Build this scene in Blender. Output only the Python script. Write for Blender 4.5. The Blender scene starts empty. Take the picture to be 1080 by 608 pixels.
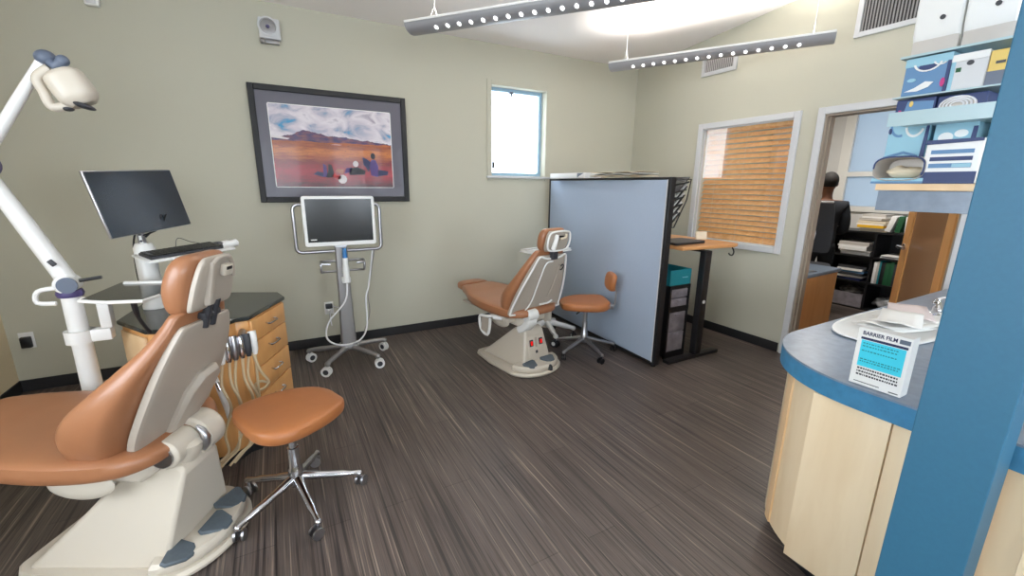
import bpy, bmesh, math, random
from mathutils import Vector, Matrix, noise
random.seed(7)
C = bpy.context.scene.collection
PI = math.pi
H = 1.5                                   # eye height
FPX, PITCH, ROLL, YAW = 448.96, 0.2366, -0.00958, 0.5005
# ---------------------------------------------------------------- helpers
def cam_axes():
    cp, sp = math.cos(PITCH), math.sin(PITCH)
    f = Vector((0, cp, -sp)); d = Vector((0, -sp, -cp)); r = Vector((1, 0, 0))
    c, s = math.cos(ROLL), math.sin(ROLL)
    r2 = c*r + s*d; d2 = -s*r + c*d
    Z = Matrix.Rotation(-YAW, 3, 'Z')
    return Z @ r2, Z @ d2, Z @ f
R_, D_, F_ = cam_axes()
def P(u, v, x=None, y=None, z=None):
    """world point seen at photo position u, v on the plane x=, y= or z= (used to survey the room)"""
    d = R_*((u-540)/FPX) + D_*((v-304)/FPX) + F_
    if y is not None: t = y/d.y
    elif x is not None: t = x/d.x
    else: t = (z-H)/d.z
    return Vector((0, 0, H)) + d*t

def lin(c):
    return tuple((x/12.92 if x <= .04045 else ((x+.055)/1.055)**2.4) for x in c)
def rgb(r, g, b): return lin((r/255, g/255, b/255)) + (1,)

def mat(name, col, rough=.5, metal=0, coat=0, spec=.5, noise_amt=0, noise_scale=20, bump=0, bump_scale=200, emit=None, estr=0, sheen=0):
    m = bpy.data.materials.new(name); m.use_nodes = True
    nt = m.node_tree; b = nt.nodes['Principled BSDF']
    b.inputs['Base Color'].default_value = col
    b.inputs['Roughness'].default_value = rough
    b.inputs['Metallic'].default_value = metal
    b.inputs['Coat Weight'].default_value = coat
    b.inputs['Specular IOR Level'].default_value = spec
    b.inputs['Sheen Weight'].default_value = sheen
    tc = nt.nodes.new('ShaderNodeTexCoord')
    if noise_amt:
        n = nt.nodes.new('ShaderNodeTexNoise'); n.inputs['Scale'].default_value = noise_scale; n.inputs['Detail'].default_value = 4
        nt.links.new(tc.outputs['Object'], n.inputs['Vector'])
        cr = nt.nodes.new('ShaderNodeValToRGB')
        cr.color_ramp.elements[0].position = .3; cr.color_ramp.elements[1].position = .7
        cr.color_ramp.elements[0].color = tuple(c*(1-noise_amt) for c in col[:3])+(1,)
        cr.color_ramp.elements[1].color = tuple(min(1, c*(1+noise_amt)) for c in col[:3])+(1,)
        nt.links.new(n.outputs['Fac'], cr.inputs['Fac']); nt.links.new(cr.outputs['Color'], b.inputs['Base Color'])
    if bump:
        n = nt.nodes.new('ShaderNodeTexNoise'); n.inputs['Scale'].default_value = bump_scale; n.inputs['Detail'].default_value = 3
        nt.links.new(tc.outputs['Object'], n.inputs['Vector'])
        bp = nt.nodes.new('ShaderNodeBump'); bp.inputs['Strength'].default_value = bump; bp.inputs['Distance'].default_value = .002
        nt.links.new(n.outputs['Fac'], bp.inputs['Height']); nt.links.new(bp.outputs['Normal'], b.inputs['Normal'])
    if emit:
        b.inputs['Emission Color'].default_value = emit; b.inputs['Emission Strength'].default_value = estr
    return m

def wood(name, c1, c2, scale=(1, 1, 1), rough=.4, coat=.1, nscale=3.0):
    m = mat(name, c1, rough, coat=coat); nt = m.node_tree; b = nt.nodes['Principled BSDF']
    tc = nt.nodes.new('ShaderNodeTexCoord'); mp = nt.nodes.new('ShaderNodeMapping')
    mp.inputs['Scale'].default_value = scale
    n = nt.nodes.new('ShaderNodeTexNoise'); n.inputs['Scale'].default_value = nscale; n.inputs['Detail'].default_value = 6; n.inputs['Distortion'].default_value = .6
    cr = nt.nodes.new('ShaderNodeValToRGB'); cr.color_ramp.elements[0].position = .35; cr.color_ramp.elements[1].position = .65
    cr.color_ramp.elements[0].color = c1; cr.color_ramp.elements[1].color = c2
    nt.links.new(tc.outputs['Object'], mp.inputs['Vector']); nt.links.new(mp.outputs[0], n.inputs['Vector'])
    nt.links.new(n.outputs['Fac'], cr.inputs['Fac']); nt.links.new(cr.outputs['Color'], b.inputs['Base Color'])
    return m

class MB:
    def __init__(s): s.bm = bmesh.new()
    def box(s, x0, x1, y0, y1, z0, z1, bev=0, M=None):
        vs = [s.bm.verts.new((x, y, z)) for x in (x0, x1) for y in (y0, y1) for z in (z0, z1)]
        fs = [s.bm.faces.new([vs[i] for i in f]) for f in ((0,1,3,2),(4,6,7,5),(0,4,5,1),(2,3,7,6),(0,2,6,4),(1,5,7,3))]
        if bev:
            es = list({e for f in fs for e in f.edges})
            r = bmesh.ops.bevel(s.bm, geom=es, offset=bev, segments=2, affect='EDGES', profile=.5)
            vs = list({v for f in r['faces'] for v in f.verts} | {v for v in vs if v.is_valid})
        if M is not None: bmesh.ops.transform(s.bm, matrix=M, verts=[v for v in vs if v.is_valid])
        return s
    def obox(s, c, sx, sy, sz, rot=(0, 0, 0), bev=0):
        from mathutils import Euler
        M = Matrix.Translation(c) @ Euler(rot).to_matrix().to_4x4()
        return s.box(-sx/2, sx/2, -sy/2, sy/2, -sz/2, sz/2, bev, M)
    def loft(s, rings, cap=True, closed=True):
        vr = [[s.bm.verts.new(p) for p in r] for r in rings]
        n = len(rings[0])
        for a, b in zip(vr, vr[1:]):
            for i in range(n if closed else n-1):
                j = (i+1) % n
                s.bm.faces.new((a[i], a[j], b[j], b[i]))
        if cap:
            s.bm.faces.new(vr[0][::-1]); s.bm.faces.new(vr[-1])
        return s
    def tube(s, pts, r, seg=8, smooth=0, close=False):
        pts = [Vector(p) for p in pts]
        if smooth: 
            rr_ = r if isinstance(r, (list, tuple)) else None
            pts = catmull(pts, smooth, close)
            if rr_: r = [rr_[min(len(rr_)-1, int(i/smooth))] for i in range(len(pts))]
        if not isinstance(r, (list, tuple)): r = [r]*len(pts)
        rings = []; prev = None; N = len(pts)
        for i, p in enumerate(pts):
            if close: t = pts[(i+1) % N]-pts[i-1]
            else: t = pts[min(i+1, N-1)]-pts[max(i-1, 0)]
            if t.length < 1e-9: t = Vector((0, 0, 1))
            t.normalize()
            if prev is None:
                a = Vector((0, 0, 1)) if abs(t.z) < .9 else Vector((1, 0, 0)); n = t.cross(a).normalized()
            else:
                n = prev - t*prev.dot(t)
                n = n.normalized() if n.length > 1e-6 else t.orthogonal().normalized()
            prev = n; b = t.cross(n)
            rings.append([p + (n*math.cos(k*2*PI/seg)+b*math.sin(k*2*PI/seg))*r[i] for k in range(seg)])
        if close: rings.append(rings[0]); return s.loft(rings, cap=False)
        return s.loft(rings)
    def cyl(s, p0, p1, r0, r1=None, seg=20): return s.tube([p0, p1], [r0, r0 if r1 is None else r1], seg)
    def lathe(s, prof, c=(0, 0, 0), seg=24, M=None):
        c = Vector(c); rings = []
        for r, z in prof:
            ring = [Vector((max(r, 1e-4)*math.cos(k*2*PI/seg), max(r, 1e-4)*math.sin(k*2*PI/seg), z)) for k in range(seg)]
            if M is not None: ring = [M @ p for p in ring]
            rings.append([p+c for p in ring])
        return s.loft(rings)
    def ell(s, c, rx, ry, rz, seg=20, rings=10, M=None):
        n0 = len(s.bm.verts)
        r = bmesh.ops.create_uvsphere(s.bm, u_segments=seg, v_segments=rings, radius=1)
        T = Matrix.Translation(c) @ (M.to_4x4() if M is not None else Matrix.Identity(4)) @ Matrix.Diagonal((rx, ry, rz, 1))
        bmesh.ops.transform(s.bm, matrix=T, verts=r['verts']); return s
    def prism(s, poly, z0, z1, M=None, bev=0):
        a = [Vector((p[0], p[1], z0)) for p in poly]; b = [Vector((p[0], p[1], z1)) for p in poly]
        if bev:
            ctr = sum((Vector((p[0], p[1], 0)) for p in poly), Vector())/len(poly)
            def shr(z):
                o = []
                for p in poly:
                    d = Vector((p[0], p[1], 0))-ctr; o.append(ctr + d*(1-bev/max(d.length, 1e-3)) + Vector((0, 0, z)))
                return o
            sg = 1 if z1 > z0 else -1
            rings = [shr(z0), [p+Vector((0, 0, bev*sg)) for p in a], [p-Vector((0, 0, bev*sg)) for p in b], shr(z1)]
        else: rings = [a, b]
        if M is not None: rings = [[M @ p for p in r] for r in rings]
        return s.loft(rings)
    def build(s, name, m, parent=None, smooth=True, sub=0, bev=0, loc=None, rz=0, solid=0):
        bmesh.ops.recalc_face_normals(s.bm, faces=s.bm.faces)
        me = bpy.data.meshes.new(name); s.bm.to_mesh(me); s.bm.free()
        me.materials.append(m)
        o = bpy.data.objects.new(name, me); C.objects.link(o)
        if parent: o.parent = parent
        if loc is not None: o.location = loc
        if rz: o.rotation_euler.z = rz
        if smooth:
            me.shade_smooth()
            try: me.set_sharp_from_angle(angle=math.radians(40))
            except Exception: pass
        if bev:
            b = o.modifiers.new('b', 'BEVEL'); b.width = bev; b.segments = 2; b.limit_method = 'ANGLE'
        if solid:
            q = o.modifiers.new('s', 'SOLIDIFY'); q.thickness = solid
        if sub:
            q = o.modifiers.new('s', 'SUBSURF'); q.levels = sub; q.render_levels = sub
        return o

def catmull(pts, n, close=False):
    out = []; N = len(pts)
    for i in range(N if close else N-1):
        if close: p0, p1, p2, p3 = pts[i-1], pts[i], pts[(i+1) % N], pts[(i+2) % N]
        else: p0, p1, p2, p3 = pts[max(i-1, 0)], pts[i], pts[i+1], pts[min(i+2, N-1)]
        for k in range(n):
            t = k/n
            out.append(.5*((2*p1)+(p2-p0)*t+(2*p0-5*p1+4*p2-p3)*t*t+(3*p1-p0-3*p2+p3)*t**3))
    if not close: out.append(pts[-1])
    return out

def rrect(w, h, r, n=4):
    """rounded rectangle outline, half sizes w, h"""
    r = min(r, w*.99, h*.99); o = []
    for cx, cy, a0 in ((w-r, h-r, 0), (-w+r, h-r, 90), (-w+r, -h+r, 180), (w-r, -h+r, 270)):
        for k in range(n+1):
            a = math.radians(a0+90*k/n); o.append((cx+r*math.cos(a), cy+r*math.sin(a)))
    return o

def tag(o, label, cat, group=None, kind=None):
    o['label'] = label; o['category'] = cat
    if group: o['group'] = group
    if kind: o['kind'] = kind
    return o
def struct(o): o['kind'] = 'structure'; return o
def thing(name, label, cat, loc=(0, 0, 0), rz=0, group=None):
    o = bpy.data.objects.new(name, None); C.objects.link(o); o.location = loc; o.rotation_euler.z = rz
    o.empty_display_size = .05
    return tag(o, label, cat, group)
def dup(root, loc, rz=0, label=None, group=None):
    r = root.copy(); C.objects.link(r); r.location = loc; r.rotation_euler.z = rz
    if label: r['label'] = label
    if group: r['group'] = group
    for ch in list(root.children):
        c = ch.copy(); C.objects.link(c); c.parent = r
        for g in ch.children:
            d = g.copy(); C.objects.link(d); d.parent = c
    return r
def text(s, size, M, m, parent, name='lettering', depth=.0006, sx=1):
    cu = bpy.data.curves.new('txt', 'FONT'); cu.body = s; cu.size = size; cu.extrude = depth; cu.align_x = 'CENTER'; cu.align_y = 'CENTER'; cu.offset = .00035
    t = bpy.data.objects.new('txt', cu); C.objects.link(t)
    bpy.context.view_layer.update()
    me = bpy.data.meshes.new_from_object(t.evaluated_get(bpy.context.evaluated_depsgraph_get()))
    bpy.data.objects.remove(t)
    wd_ = max(v.co.x for v in me.vertices)-min(v.co.x for v in me.vertices)
    me.transform(M @ Matrix.Diagonal((sx/wd_, 1, 1, 1))); me.materials.clear(); me.materials.append(m)
    o = bpy.data.objects.new(name, me); C.objects.link(o)
    if parent: o.parent = parent
    return o

# ---------------------------------------------------------------- materials
M = {}
M['wall'] = mat('wall_paint', rgb(189, 187, 171), .85, bump=.15, bump_scale=120)
M['ceil'] = mat('ceiling_paint', rgb(246, 241, 238), .9)
M['white'] = mat('white_plastic', rgb(232, 232, 230), .35)
M['offwhite'] = mat('warm_white_plastic', rgb(202, 193, 179), .38)
M['shell'] = mat('grey_shell', rgb(172, 162, 150), .5, bump=.1, bump_scale=400)
M['trim'] = mat('trim_paint', rgb(205, 206, 208), .4)
M['black'] = mat('black_plastic', rgb(24, 24, 27), .4)
M['base'] = mat('baseboard_rubber', rgb(33, 32, 34), .5)
M['dark'] = mat('dark_grey', rgb(52, 53, 58), .5)
M['vinyl'] = mat('tan_vinyl', rgb(154, 104, 72), .36, coat=.12, bump=.25, bump_scale=260, noise_amt=.05, noise_scale=8)
M['vinyl2'] = mat('stool_vinyl', rgb(166, 104, 60), .42, bump=.25, bump_scale=260, noise_amt=.06, noise_scale=8)
M['vinyld'] = mat('dark_tan_vinyl', rgb(128, 70, 46), .5)
M['chrome'] = mat('chrome', rgb(205, 205, 210), .12, metal=1)
M['steel'] = mat('brushed_steel', rgb(176, 176, 180), .3, metal=1)
M['alu'] = mat('painted_aluminium', rgb(150, 148, 148), .4, metal=.6)
M['screen'] = mat('screen_glass', rgb(18, 30, 46), .22)
M['screen2'] = mat('cart_screen_glass', rgb(30, 32, 34), .2)
M['granite'] = mat('dark_laminate', rgb(38, 42, 42), .14, noise_amt=.3, noise_scale=120)
M['maple'] = wood('maple', rgb(222, 187, 142), rgb(231, 199, 158), (3, 3, .5))
M['maple2'] = wood('golden_maple', rgb(205, 148, 88), rgb(216, 162, 102), (3, 3, .5))
M['birch'] = wood('pale_birch', rgb(220, 196, 160), rgb(232, 212, 180), (3, 3, .4), rough=.35)
M['blind'] = wood('blind_wood', rgb(226, 172, 112), rgb(240, 192, 132), (.6, 8, 8), rough=.45)
M['desk'] = wood('desk_top_wood', rgb(198, 138, 84), rgb(214, 156, 100), (1, 5, 5))
M['blue'] = mat('blue_post_paint', rgb(46, 102, 132), .55, noise_amt=.03, noise_scale=90)
M['lam'] = mat('slate_blue_laminate', rgb(120, 134, 152), .3, noise_amt=.12, noise_scale=30)
M['edge'] = mat('bright_blue_edge', rgb(60, 124, 164), .4, noise_amt=.12, noise_scale=30)
M['fabric'] = mat('partition_fabric', rgb(166, 180, 200), .95, bump=.4, bump_scale=700, noise_amt=.04, noise_scale=300)
M['pedal'] = mat('rubber_pedal', rgb(80, 90, 98), .55, noise_amt=.1, noise_scale=60)
M['teal'] = mat('teal_card', rgb(24, 128, 140), .6)
M['clear'] = mat('translucent_drawer', rgb(140, 134, 142), .35, noise_amt=.25, noise_scale=14)
M['paper'] = mat('paper', rgb(235, 234, 232), .8)
M['cream'] = mat('cream_paper', rgb(226, 213, 188), .8)
M['hose'] = mat('beige_hose', rgb(196, 174, 140), .5)
M['whose'] = mat('white_cable', rgb(225, 225, 228), .45)
M['cyan'] = mat('cyan_print', rgb(60, 205, 230), .4)
M['navy'] = mat('navy_print', rgb(24, 34, 78), .5)
M['red'] = mat('red_switch', rgb(200, 20, 18), .3, emit=rgb(255, 20, 10), estr=.6)
M['skin'] = mat('skin', rgb(120, 78, 56), .55)
M['suit'] = mat('dark_jacket', rgb(30, 34, 42), .85)
M['hair'] = mat('dark_hair', rgb(22, 18, 17), .8)
M['yellow'] = mat('yellow_card', rgb(226, 196, 110), .6)
M['amber'] = mat('amber_folder', rgb(232, 180, 40), .6)
M['green'] = mat('green_folder', rgb(22, 84, 48), .6)
M['bluetip'] = mat('blue_tip', rgb(40, 110, 170), .4)
M['lbox'] = mat('light_blue_carton', rgb(148, 194, 212), .5)
M['dbox'] = mat('dark_blue_carton', rgb(38, 56, 104), .5)
M['mbox'] = mat('mid_blue_carton', rgb(92, 134, 176), .5)
M['tissue'] = mat('grey_tissue', rgb(196, 190, 184), .85)
M['magenta'] = mat('magenta_print', rgb(190, 40, 120), .5)
M['purple'] = mat('purple_knob', rgb(74, 66, 112), .4)
M['slate'] = mat('slate_joint', rgb(92, 102, 120), .4)
M['bag'] = mat('clear_bag', rgb(150, 150, 152), .25, noise_amt=.5, noise_scale=12)

def floor_mat():
    m = mat('streaked_vinyl_plank', rgb(80, 70, 66), .42, spec=.35); nt = m.node_tree; b = nt.nodes['Principled BSDF']
    tc = nt.nodes.new('ShaderNodeTexCoord')
    def n(scale, sc, detail, dist=0):
        mp = nt.nodes.new('ShaderNodeMapping'); mp.inputs['Scale'].default_value = sc
        t = nt.nodes.new('ShaderNodeTexNoise'); t.inputs['Scale'].default_value = scale; t.inputs['Detail'].default_value = detail; t.inputs['Distortion'].default_value = dist
        nt.links.new(tc.outputs['Object'], mp.inputs[0]); nt.links.new(mp.outputs[0], t.inputs['Vector']); return t
    a = n(1, (60, .9, 1), 5, .3); c = n(1, (140, 1.5, 1), 3)
    br = nt.nodes.new('ShaderNodeTexBrick')
    mp = nt.nodes.new('ShaderNodeMapping'); mp.inputs['Rotation'].default_value = (0, 0, PI/2)
    nt.links.new(tc.outputs['Object'], mp.inputs[0]); nt.links.new(mp.outputs[0], br.inputs['Vector'])
    br.inputs['Scale'].default_value = 1; br.inputs['Brick Width'].default_value = 1.2; br.inputs['Row Height'].default_value = .15
    br.inputs['Mortar Size'].default_value = .0015; br.inputs['Color1'].default_value = (.86, .86, .86, 1); br.inputs['Color2'].default_value = (1.12, 1.12, 1.12, 1)
    br.inputs['Mortar'].default_value = (.45, .45, .45, 1)
    cr = nt.nodes.new('ShaderNodeValToRGB'); e = cr.color_ramp.elements
    e[0].position = .36; e[0].color = rgb(48, 43, 43); e[1].position = .66; e[1].color = rgb(138, 125, 114)
    for pos, col in ((.44, rgb(66, 58, 55)), (.50, rgb(92, 81, 75)), (.55, rgb(71, 65, 63)), (.60, rgb(114, 101, 92))):
        q = e.new(pos); q.color = col
    mx = nt.nodes.new('ShaderNodeMix'); mx.data_type = 'FLOAT'; mx.inputs[0].default_value = .45
    nt.links.new(a.outputs['Fac'], mx.inputs[2]); nt.links.new(c.outputs['Fac'], mx.inputs[3])
    nt.links.new(mx.outputs[0], cr.inputs['Fac'])
    mul = nt.nodes.new('ShaderNodeMix'); mul.data_type = 'RGBA'; mul.blend_type = 'MULTIPLY'; mul.inputs[0].default_value = 1
    nt.links.new(cr.outputs['Color'], mul.inputs[6]); nt.links.new(br.outputs['Color'], mul.inputs[7])
    nt.links.new(mul.outputs[2], b.inputs['Base Color'])
    return m
M['floor'] = floor_mat()

def glass_mat(name, tint=(1, 1, 1, 1), rough=0.0):
    m = bpy.data.materials.new(name); m.use_nodes = True; nt = m.node_tree; nt.nodes.clear()
    o = nt.nodes.new('ShaderNodeOutputMaterial'); t = nt.nodes.new('ShaderNodeBsdfTransparent'); g = nt.nodes.new('ShaderNodeBsdfGlossy')
    g.inputs['Roughness'].default_value = rough; t.inputs['Color'].default_value = tint
    lw = nt.nodes.new('ShaderNodeLayerWeight'); lw.inputs[0].default_value = .5
    pw = nt.nodes.new('ShaderNodeMath'); pw.operation = 'POWER'; pw.inputs[1].default_value = 5; nt.links.new(lw.outputs['Facing'], pw.inputs[0])
    f = nt.nodes.new('ShaderNodeMath'); f.operation = 'MULTIPLY_ADD'; f.inputs[1].default_value = .94; f.inputs[2].default_value = .055; nt.links.new(pw.outputs[0], f.inputs[0])
    mx = nt.nodes.new('ShaderNodeMixShader'); nt.links.new(f.outputs[0], mx.inputs[0]); nt.links.new(t.outputs[0], mx.inputs[1]); nt.links.new(g.outputs[0], mx.inputs[2])
    nt.links.new(mx.outputs[0], o.inputs['Surface']); return m
M['glass'] = glass_mat('window_glass')
M['shade_glass'] = glass_mat('smoked_glass', (.35, .37, .4, 1))
def frost():
    m = bpy.data.materials.new('frosted_pane'); m.use_nodes = True; nt = m.node_tree; nt.nodes.clear()
    o = nt.nodes.new('ShaderNodeOutputMaterial'); t = nt.nodes.new('ShaderNodeBsdfTranslucent'); t.inputs['Color'].default_value = (.31, .345, .375, 1)
    d = nt.nodes.new('ShaderNodeBsdfDiffuse'); d.inputs['Color'].default_value = (.7, .75, .8, 1)
    mx = nt.nodes.new('ShaderNodeMixShader'); mx.inputs[0].default_value = .25
    nt.links.new(t.outputs[0], mx.inputs[1]); nt.links.new(d.outputs[0], mx.inputs[2]); nt.links.new(mx.outputs[0], o.inputs['Surface']); return m
M['frost'] = frost()
# ---------------------------------------------------------------- camera
cam = bpy.data.cameras.new('camera'); co = bpy.data.objects.new('camera', cam); C.objects.link(co)
cam.sensor_width = 36; cam.lens = FPX/1080*36; cam.clip_start = .05
rot = Matrix((R_, -D_, -F_)).transposed()
co.matrix_world = Matrix.Translation((0, 0, H)) @ rot.to_4x4()
bpy.context.scene.camera = co
# ---------------------------------------------------------------- room
XL, XR, YB, YF = -1.77, 4.0, 4.2, -3.0
def ceil_z(y): return 2.87 + .088*(YB-y)
def wall_y(name, y0, y1, x0, x1, top, holes, m):
    """wall along x with rectangular openings (x0,x1,z0,z1)"""
    b = MB(); xs = sorted({x0, x1} | {h[0] for h in holes} | {h[1] for h in holes})
    for a, c in zip(xs, xs[1:]):
        hs = sorted([h for h in holes if h[0] <= a and h[1] >= c], key=lambda h: h[2]); z = 0
        for h in hs:
            if h[2] > z: b.box(a, c, y0, y1, z, h[2])
            z = h[3]
        b.box(a, c, y0, y1, z, top)
    return struct(b.build(name, m, smooth=False))
def wall_x(name, x0, x1, y0, y1, topf, holes, m):
    b = MB(); ys = sorted({y0, y1} | {h[0] for h in holes} | {h[1] for h in holes})
    for a, c in zip(ys, ys[1:]):
        hs = sorted([h for h in holes if h[0] <= a and h[1] >= c], key=lambda h: h[2]); z = 0
        for h in hs:
            if h[2] > z: b.box(x0, x1, a, c, z, h[2])
            z = h[3]
        b.loft([[Vector((x, a, z)) for x in (x0, x1)] + [Vector((x1, a, topf(a))), Vector((x0, a, topf(a)))],
                [Vector((x, c, z)) for x in (x0, x1)] + [Vector((x1, c, topf(c))), Vector((x0, c, topf(c)))]])
    return struct(b.build(name, m, smooth=False))
struct(MB().box(XL-.2, 8.2, YF-.2, 5.0, -.1, 0).build('floor', M['floor'], smooth=False))
struct(MB().loft([[Vector((XL-.2, YB+.2, ceil_z(YB+.2))), Vector((XR+.1, YB+.2, ceil_z(YB+.2))), Vector((XR+.1, YB+.2, 3.2)), Vector((XL-.2, YB+.2, 3.2))],
       [Vector((XL-.2, YF-.2, ceil_z(YF-.2))), Vector((XR+.1, YF-.2, ceil_z(YF-.2))), Vector((XR+.1, YF-.2, 3.9)), Vector((XL-.2, YF-.2, 3.9))]]).build('ceiling', M['ceil'], smooth=False))
W1 = (2.035, 2.70, 1.60, 2.49)     # small casement in the back wall
wall_y('wall_back', YB, YB+.16, XL-.2, XR+.1, 2.92, [W1], M['wall'])
RW = (2.26, 3.18, .96, 2.09); DO = (1.08, 2.03, 0, 2.09)
wall_x('wall_right', XR, XR+.12, YF-.2, YB, lambda y: ceil_z(y)+.03, [RW, DO], M['wall'])
LW = (-.6, 1.5, .95, 2.35)
wall_x('wall_left', XL-.15, XL, YF-.2, YB, lambda y: ceil_z(y)+.03, [LW], mat('cream_wall_paint', rgb(222, 206, 172), .85))
FW = [(-1.2, .6, .9, 2.4), (1.3, 3.2, .9, 2.4)]
wall_y('wall_front', YF-.15, YF, XL-.2, XR+.1, 3.55, FW, M['wall'])
# baseboards
struct(MB().box(XL, XR, YB-.012, YB, 0, .088, .003).build('baseboard_back', M['base'], smooth=False))
struct(MB().box(XR-.012, XR, 2.10, YB-.012, 0, .088, .003).build('baseboard_right', M['base'], smooth=False))
struct(MB().box(XL, XL+.012, YF, YB-.012, 0, .088, .003).build('baseboard_left', M['base'], smooth=False))
# windows
def window_y(name, W, y0, y1, depth_frame, m=M['trim'], outward=1, mull=0, sashcol=None):
    x0, x1, z0, z1 = W
    e = bpy.data.objects.new(name, None); C.objects.link(e); e.location = ((x0+x1)/2, y0, z0); struct(e)
    L = lambda b: b
    def loc(o): o.location = (-(x0+x1)/2, -y0, -z0); return o
    ya, yb = sorted((y0+outward*depth_frame, y0+outward*(depth_frame+.04)))
    t = .035
    b = MB()
    b.box(x0, x0+t, ya, yb, z0, z1); b.box(x1-t, x1, ya, yb, z0, z1); b.box(x0+t, x1-t, ya, yb, z0, z0+t); b.box(x0+t, x1-t, ya, yb, z1-t, z1)
    for k in range(mull): 
        xm = x0+(x1-x0)*(k+1)/(mull+1); b.box(xm-.02, xm+.02, ya, yb, z0+t, z1-t)
    loc(b.build('window_frame', m, e, smooth=False))
    loc(MB().box(x0+t*.8, x1-t*.8, (ya+yb)/2-.002, (ya+yb)/2+.002, z0+t*.8, z1-t*.8).build('pane', M['glass'], e, smooth=False))
    return e, loc
wf = mat('casement_frame', rgb(150, 182, 205), .4)
e, loc = window_y('window_1', W1, YB, YB+.16, .09, wf)
b = MB(); t = .05; x0, x1, z0, z1 = W1
for q in ((x0-t, x0, z0-t, z1+t), (x1, x1+t, z0-t, z1+t), (x0, x1, z1, z1+t)): b.box(q[0], q[1], YB-.012, YB-.001, q[2], q[3], .003)
loc(b.build('casing', M['wall'], e, smooth=False))
loc(MB().box(x0-t-.01, x1+t+.01, YB-.035, YB+.02, z0-.025, z0-.003, .004).build('window_sill', M['trim'], e, smooth=False))
loc(MB().box(x0+.05, x0+.075, YB+.07, YB+.09, z0+.08, z0+.145, .003).build('latch', M['dark'], e))
loc(MB().box(x0+.25, x0+.29, YB+.06, YB+.09, z1-.055, z1-.03, .003).box(x0+.262, x0+.278, YB+.06, YB+.07, z1-.085, z1-.05, .002).build('catch', M['slate'], e))
# unseen big windows that light the room from behind and from the left
for i, W in enumerate(FW): window_y('window_%d' % (i+2), W, YF, YF-.15, .05, M['trim'], -1, 2)
def window_x(name, W, x0, mull=1):
    y0, y1, z0, z1 = W; e = bpy.data.objects.new(name, None); C.objects.link(e); e.location = (x0, y0, z0); struct(e)
    b = MB(); t = .04; xa, xb = x0-.09, x0-.05
    b.box(xa, xb, y0, y0+t, z0, z1).box(xa, xb, y1-t, y1, z0, z1).box(xa, xb, y0+t, y1-t, z0, z0+t).box(xa, xb, y0+t, y1-t, z1-t, z1)
    b.box(xa, xb, (y0+y1)/2-.02, (y0+y1)/2+.02, z0+t, z1-t)
    o = b.build('window_frame', M['trim'], e, smooth=False); o.location = (-x0, -y0, -z0)
window_x('window_4', LW, XL)

# interior window with wooden blind
y0, y1, z0, z1 = RW
e = bpy.data.objects.new('window_5', None); C.objects.link(e); struct(e); e.location = (XR, (y0+y1)/2, z0)
def lx(o): o.location = (-XR, -(y0+y1)/2, -z0); return o
b = MB(); t = .05
for q in ((y0-t, y0+.005, z0-t, z1+t), (y1-.005, y1+t, z0-t, z1+t), (y0+.005, y1-.005, z1-.005, z1+t), (y0+.005, y1-.005, z0-t, z0+.005)): b.box(XR-.022, XR-.001, q[0], q[1], q[2], q[3], .004)
lx(b.build('window_frame', M['trim'], e, smooth=False))
b = MB(); t = .015
for q in ((y0, y0+t, z0, z1), (y1-t, y1, z0, z1), (y0+t, y1-t, z1-t, z1), (y0+t, y1-t, z0, z0+t)): b.box(XR+.01, XR+.03, q[0], q[1], q[2], q[3])
lx(b.build('stop_bead', M['trim'], e, smooth=False))
lx(MB().box(XR+.018, XR+.022, y0+.012, y1-.012, z0+.012, z1-.012).build('pane', M['glass'], e, smooth=False))
bl = thing('wooden_blind', 'honey wood slatted blind, lowered behind the glass of the window beside the doorway', 'blind', (XR+.075, (y0+y1)/2, z0+.01))
b = MB(); n = 22
for k in range(n):
    z = .04 + k*(z1-z0-.09)/(n-1)
    b.obox((0, 0, z), .050, y1-y0-.03, .0035, (0, math.radians(-48), 0))
b.build('slats', M['blind'], bl, smooth=False)
MB().box(-.03, .02, -(y1-y0)/2+.01, (y1-y0)/2-.01, z1-z0-.055, z1-z0-.015, .004).build('head_rail', M['blind'], bl)
MB().box(-.02, .02, -(y1-y0)/2+.015, (y1-y0)/2-.015, .002, .018, .003).build('bottom_rail', M['blind'], bl)
for yy in (-.3, 0, .3): MB().cyl((-.02, yy, .01), (-.02, yy, z1-z0-.05), .0012, seg=6).build('cord', M['cream'], bl)

# doorway casing and open door leaf
dt = thing('x', '', ''); bpy.data.objects.remove(dt)
b = MB(); t = .05; y0, y1, z1 = DO[0], DO[1], DO[3]
b.box(XR-.02, XR-.001, y1-.005, y1+t, 0, z1+t, .004); b.box(XR-.02, XR-.001, y0-t, y0+.005, 0, z1+t, .004); b.box(XR-.02, XR-.001, y0+.005, y1-.005, z1-.005, z1+t, .004)
struct(b.build('trim_1', M['trim'], smooth=False))
b = MB(); b.box(XR+.001, XR+.12, y1-.02, y1-.0, 0, z1, .002); b.box(XR+.035, XR+.055, y1-.032, y1-.02, 0, z1-.02)
b.box(XR+.001, XR+.12, y0, y0+.02, 0, z1, .002); b.box(XR+.001, XR+.12, y0+.02, y1-.02, z1-.02, z1)
struct(b.build('trim_2', mat('jamb_paint', rgb(150, 138, 124), .5), smooth=False))
a = math.atan2(.52, .75)
dr = bpy.data.objects.new('door_1', None); C.objects.link(dr); dr.location = (XR+.14, DO[0]+.03, .01); dr.rotation_euler.z = a; struct(dr)
b = MB(); b.box(0, .12, 0, .042, 0, 2.05).box(.75, .89, 0, .042, 0, 2.05).box(.12, .75, 0, .042, 0, .2).box(.12, .75, 0, .042, 1.91, 2.05)
b.build('leaf', M['maple2'], dr, smooth=False)
MB().box(.12, .75, .012, .030, .2, 1.91).build('glass_panel', mat('brown_door_panel', rgb(150, 112, 80), .15), dr, smooth=False)
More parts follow.
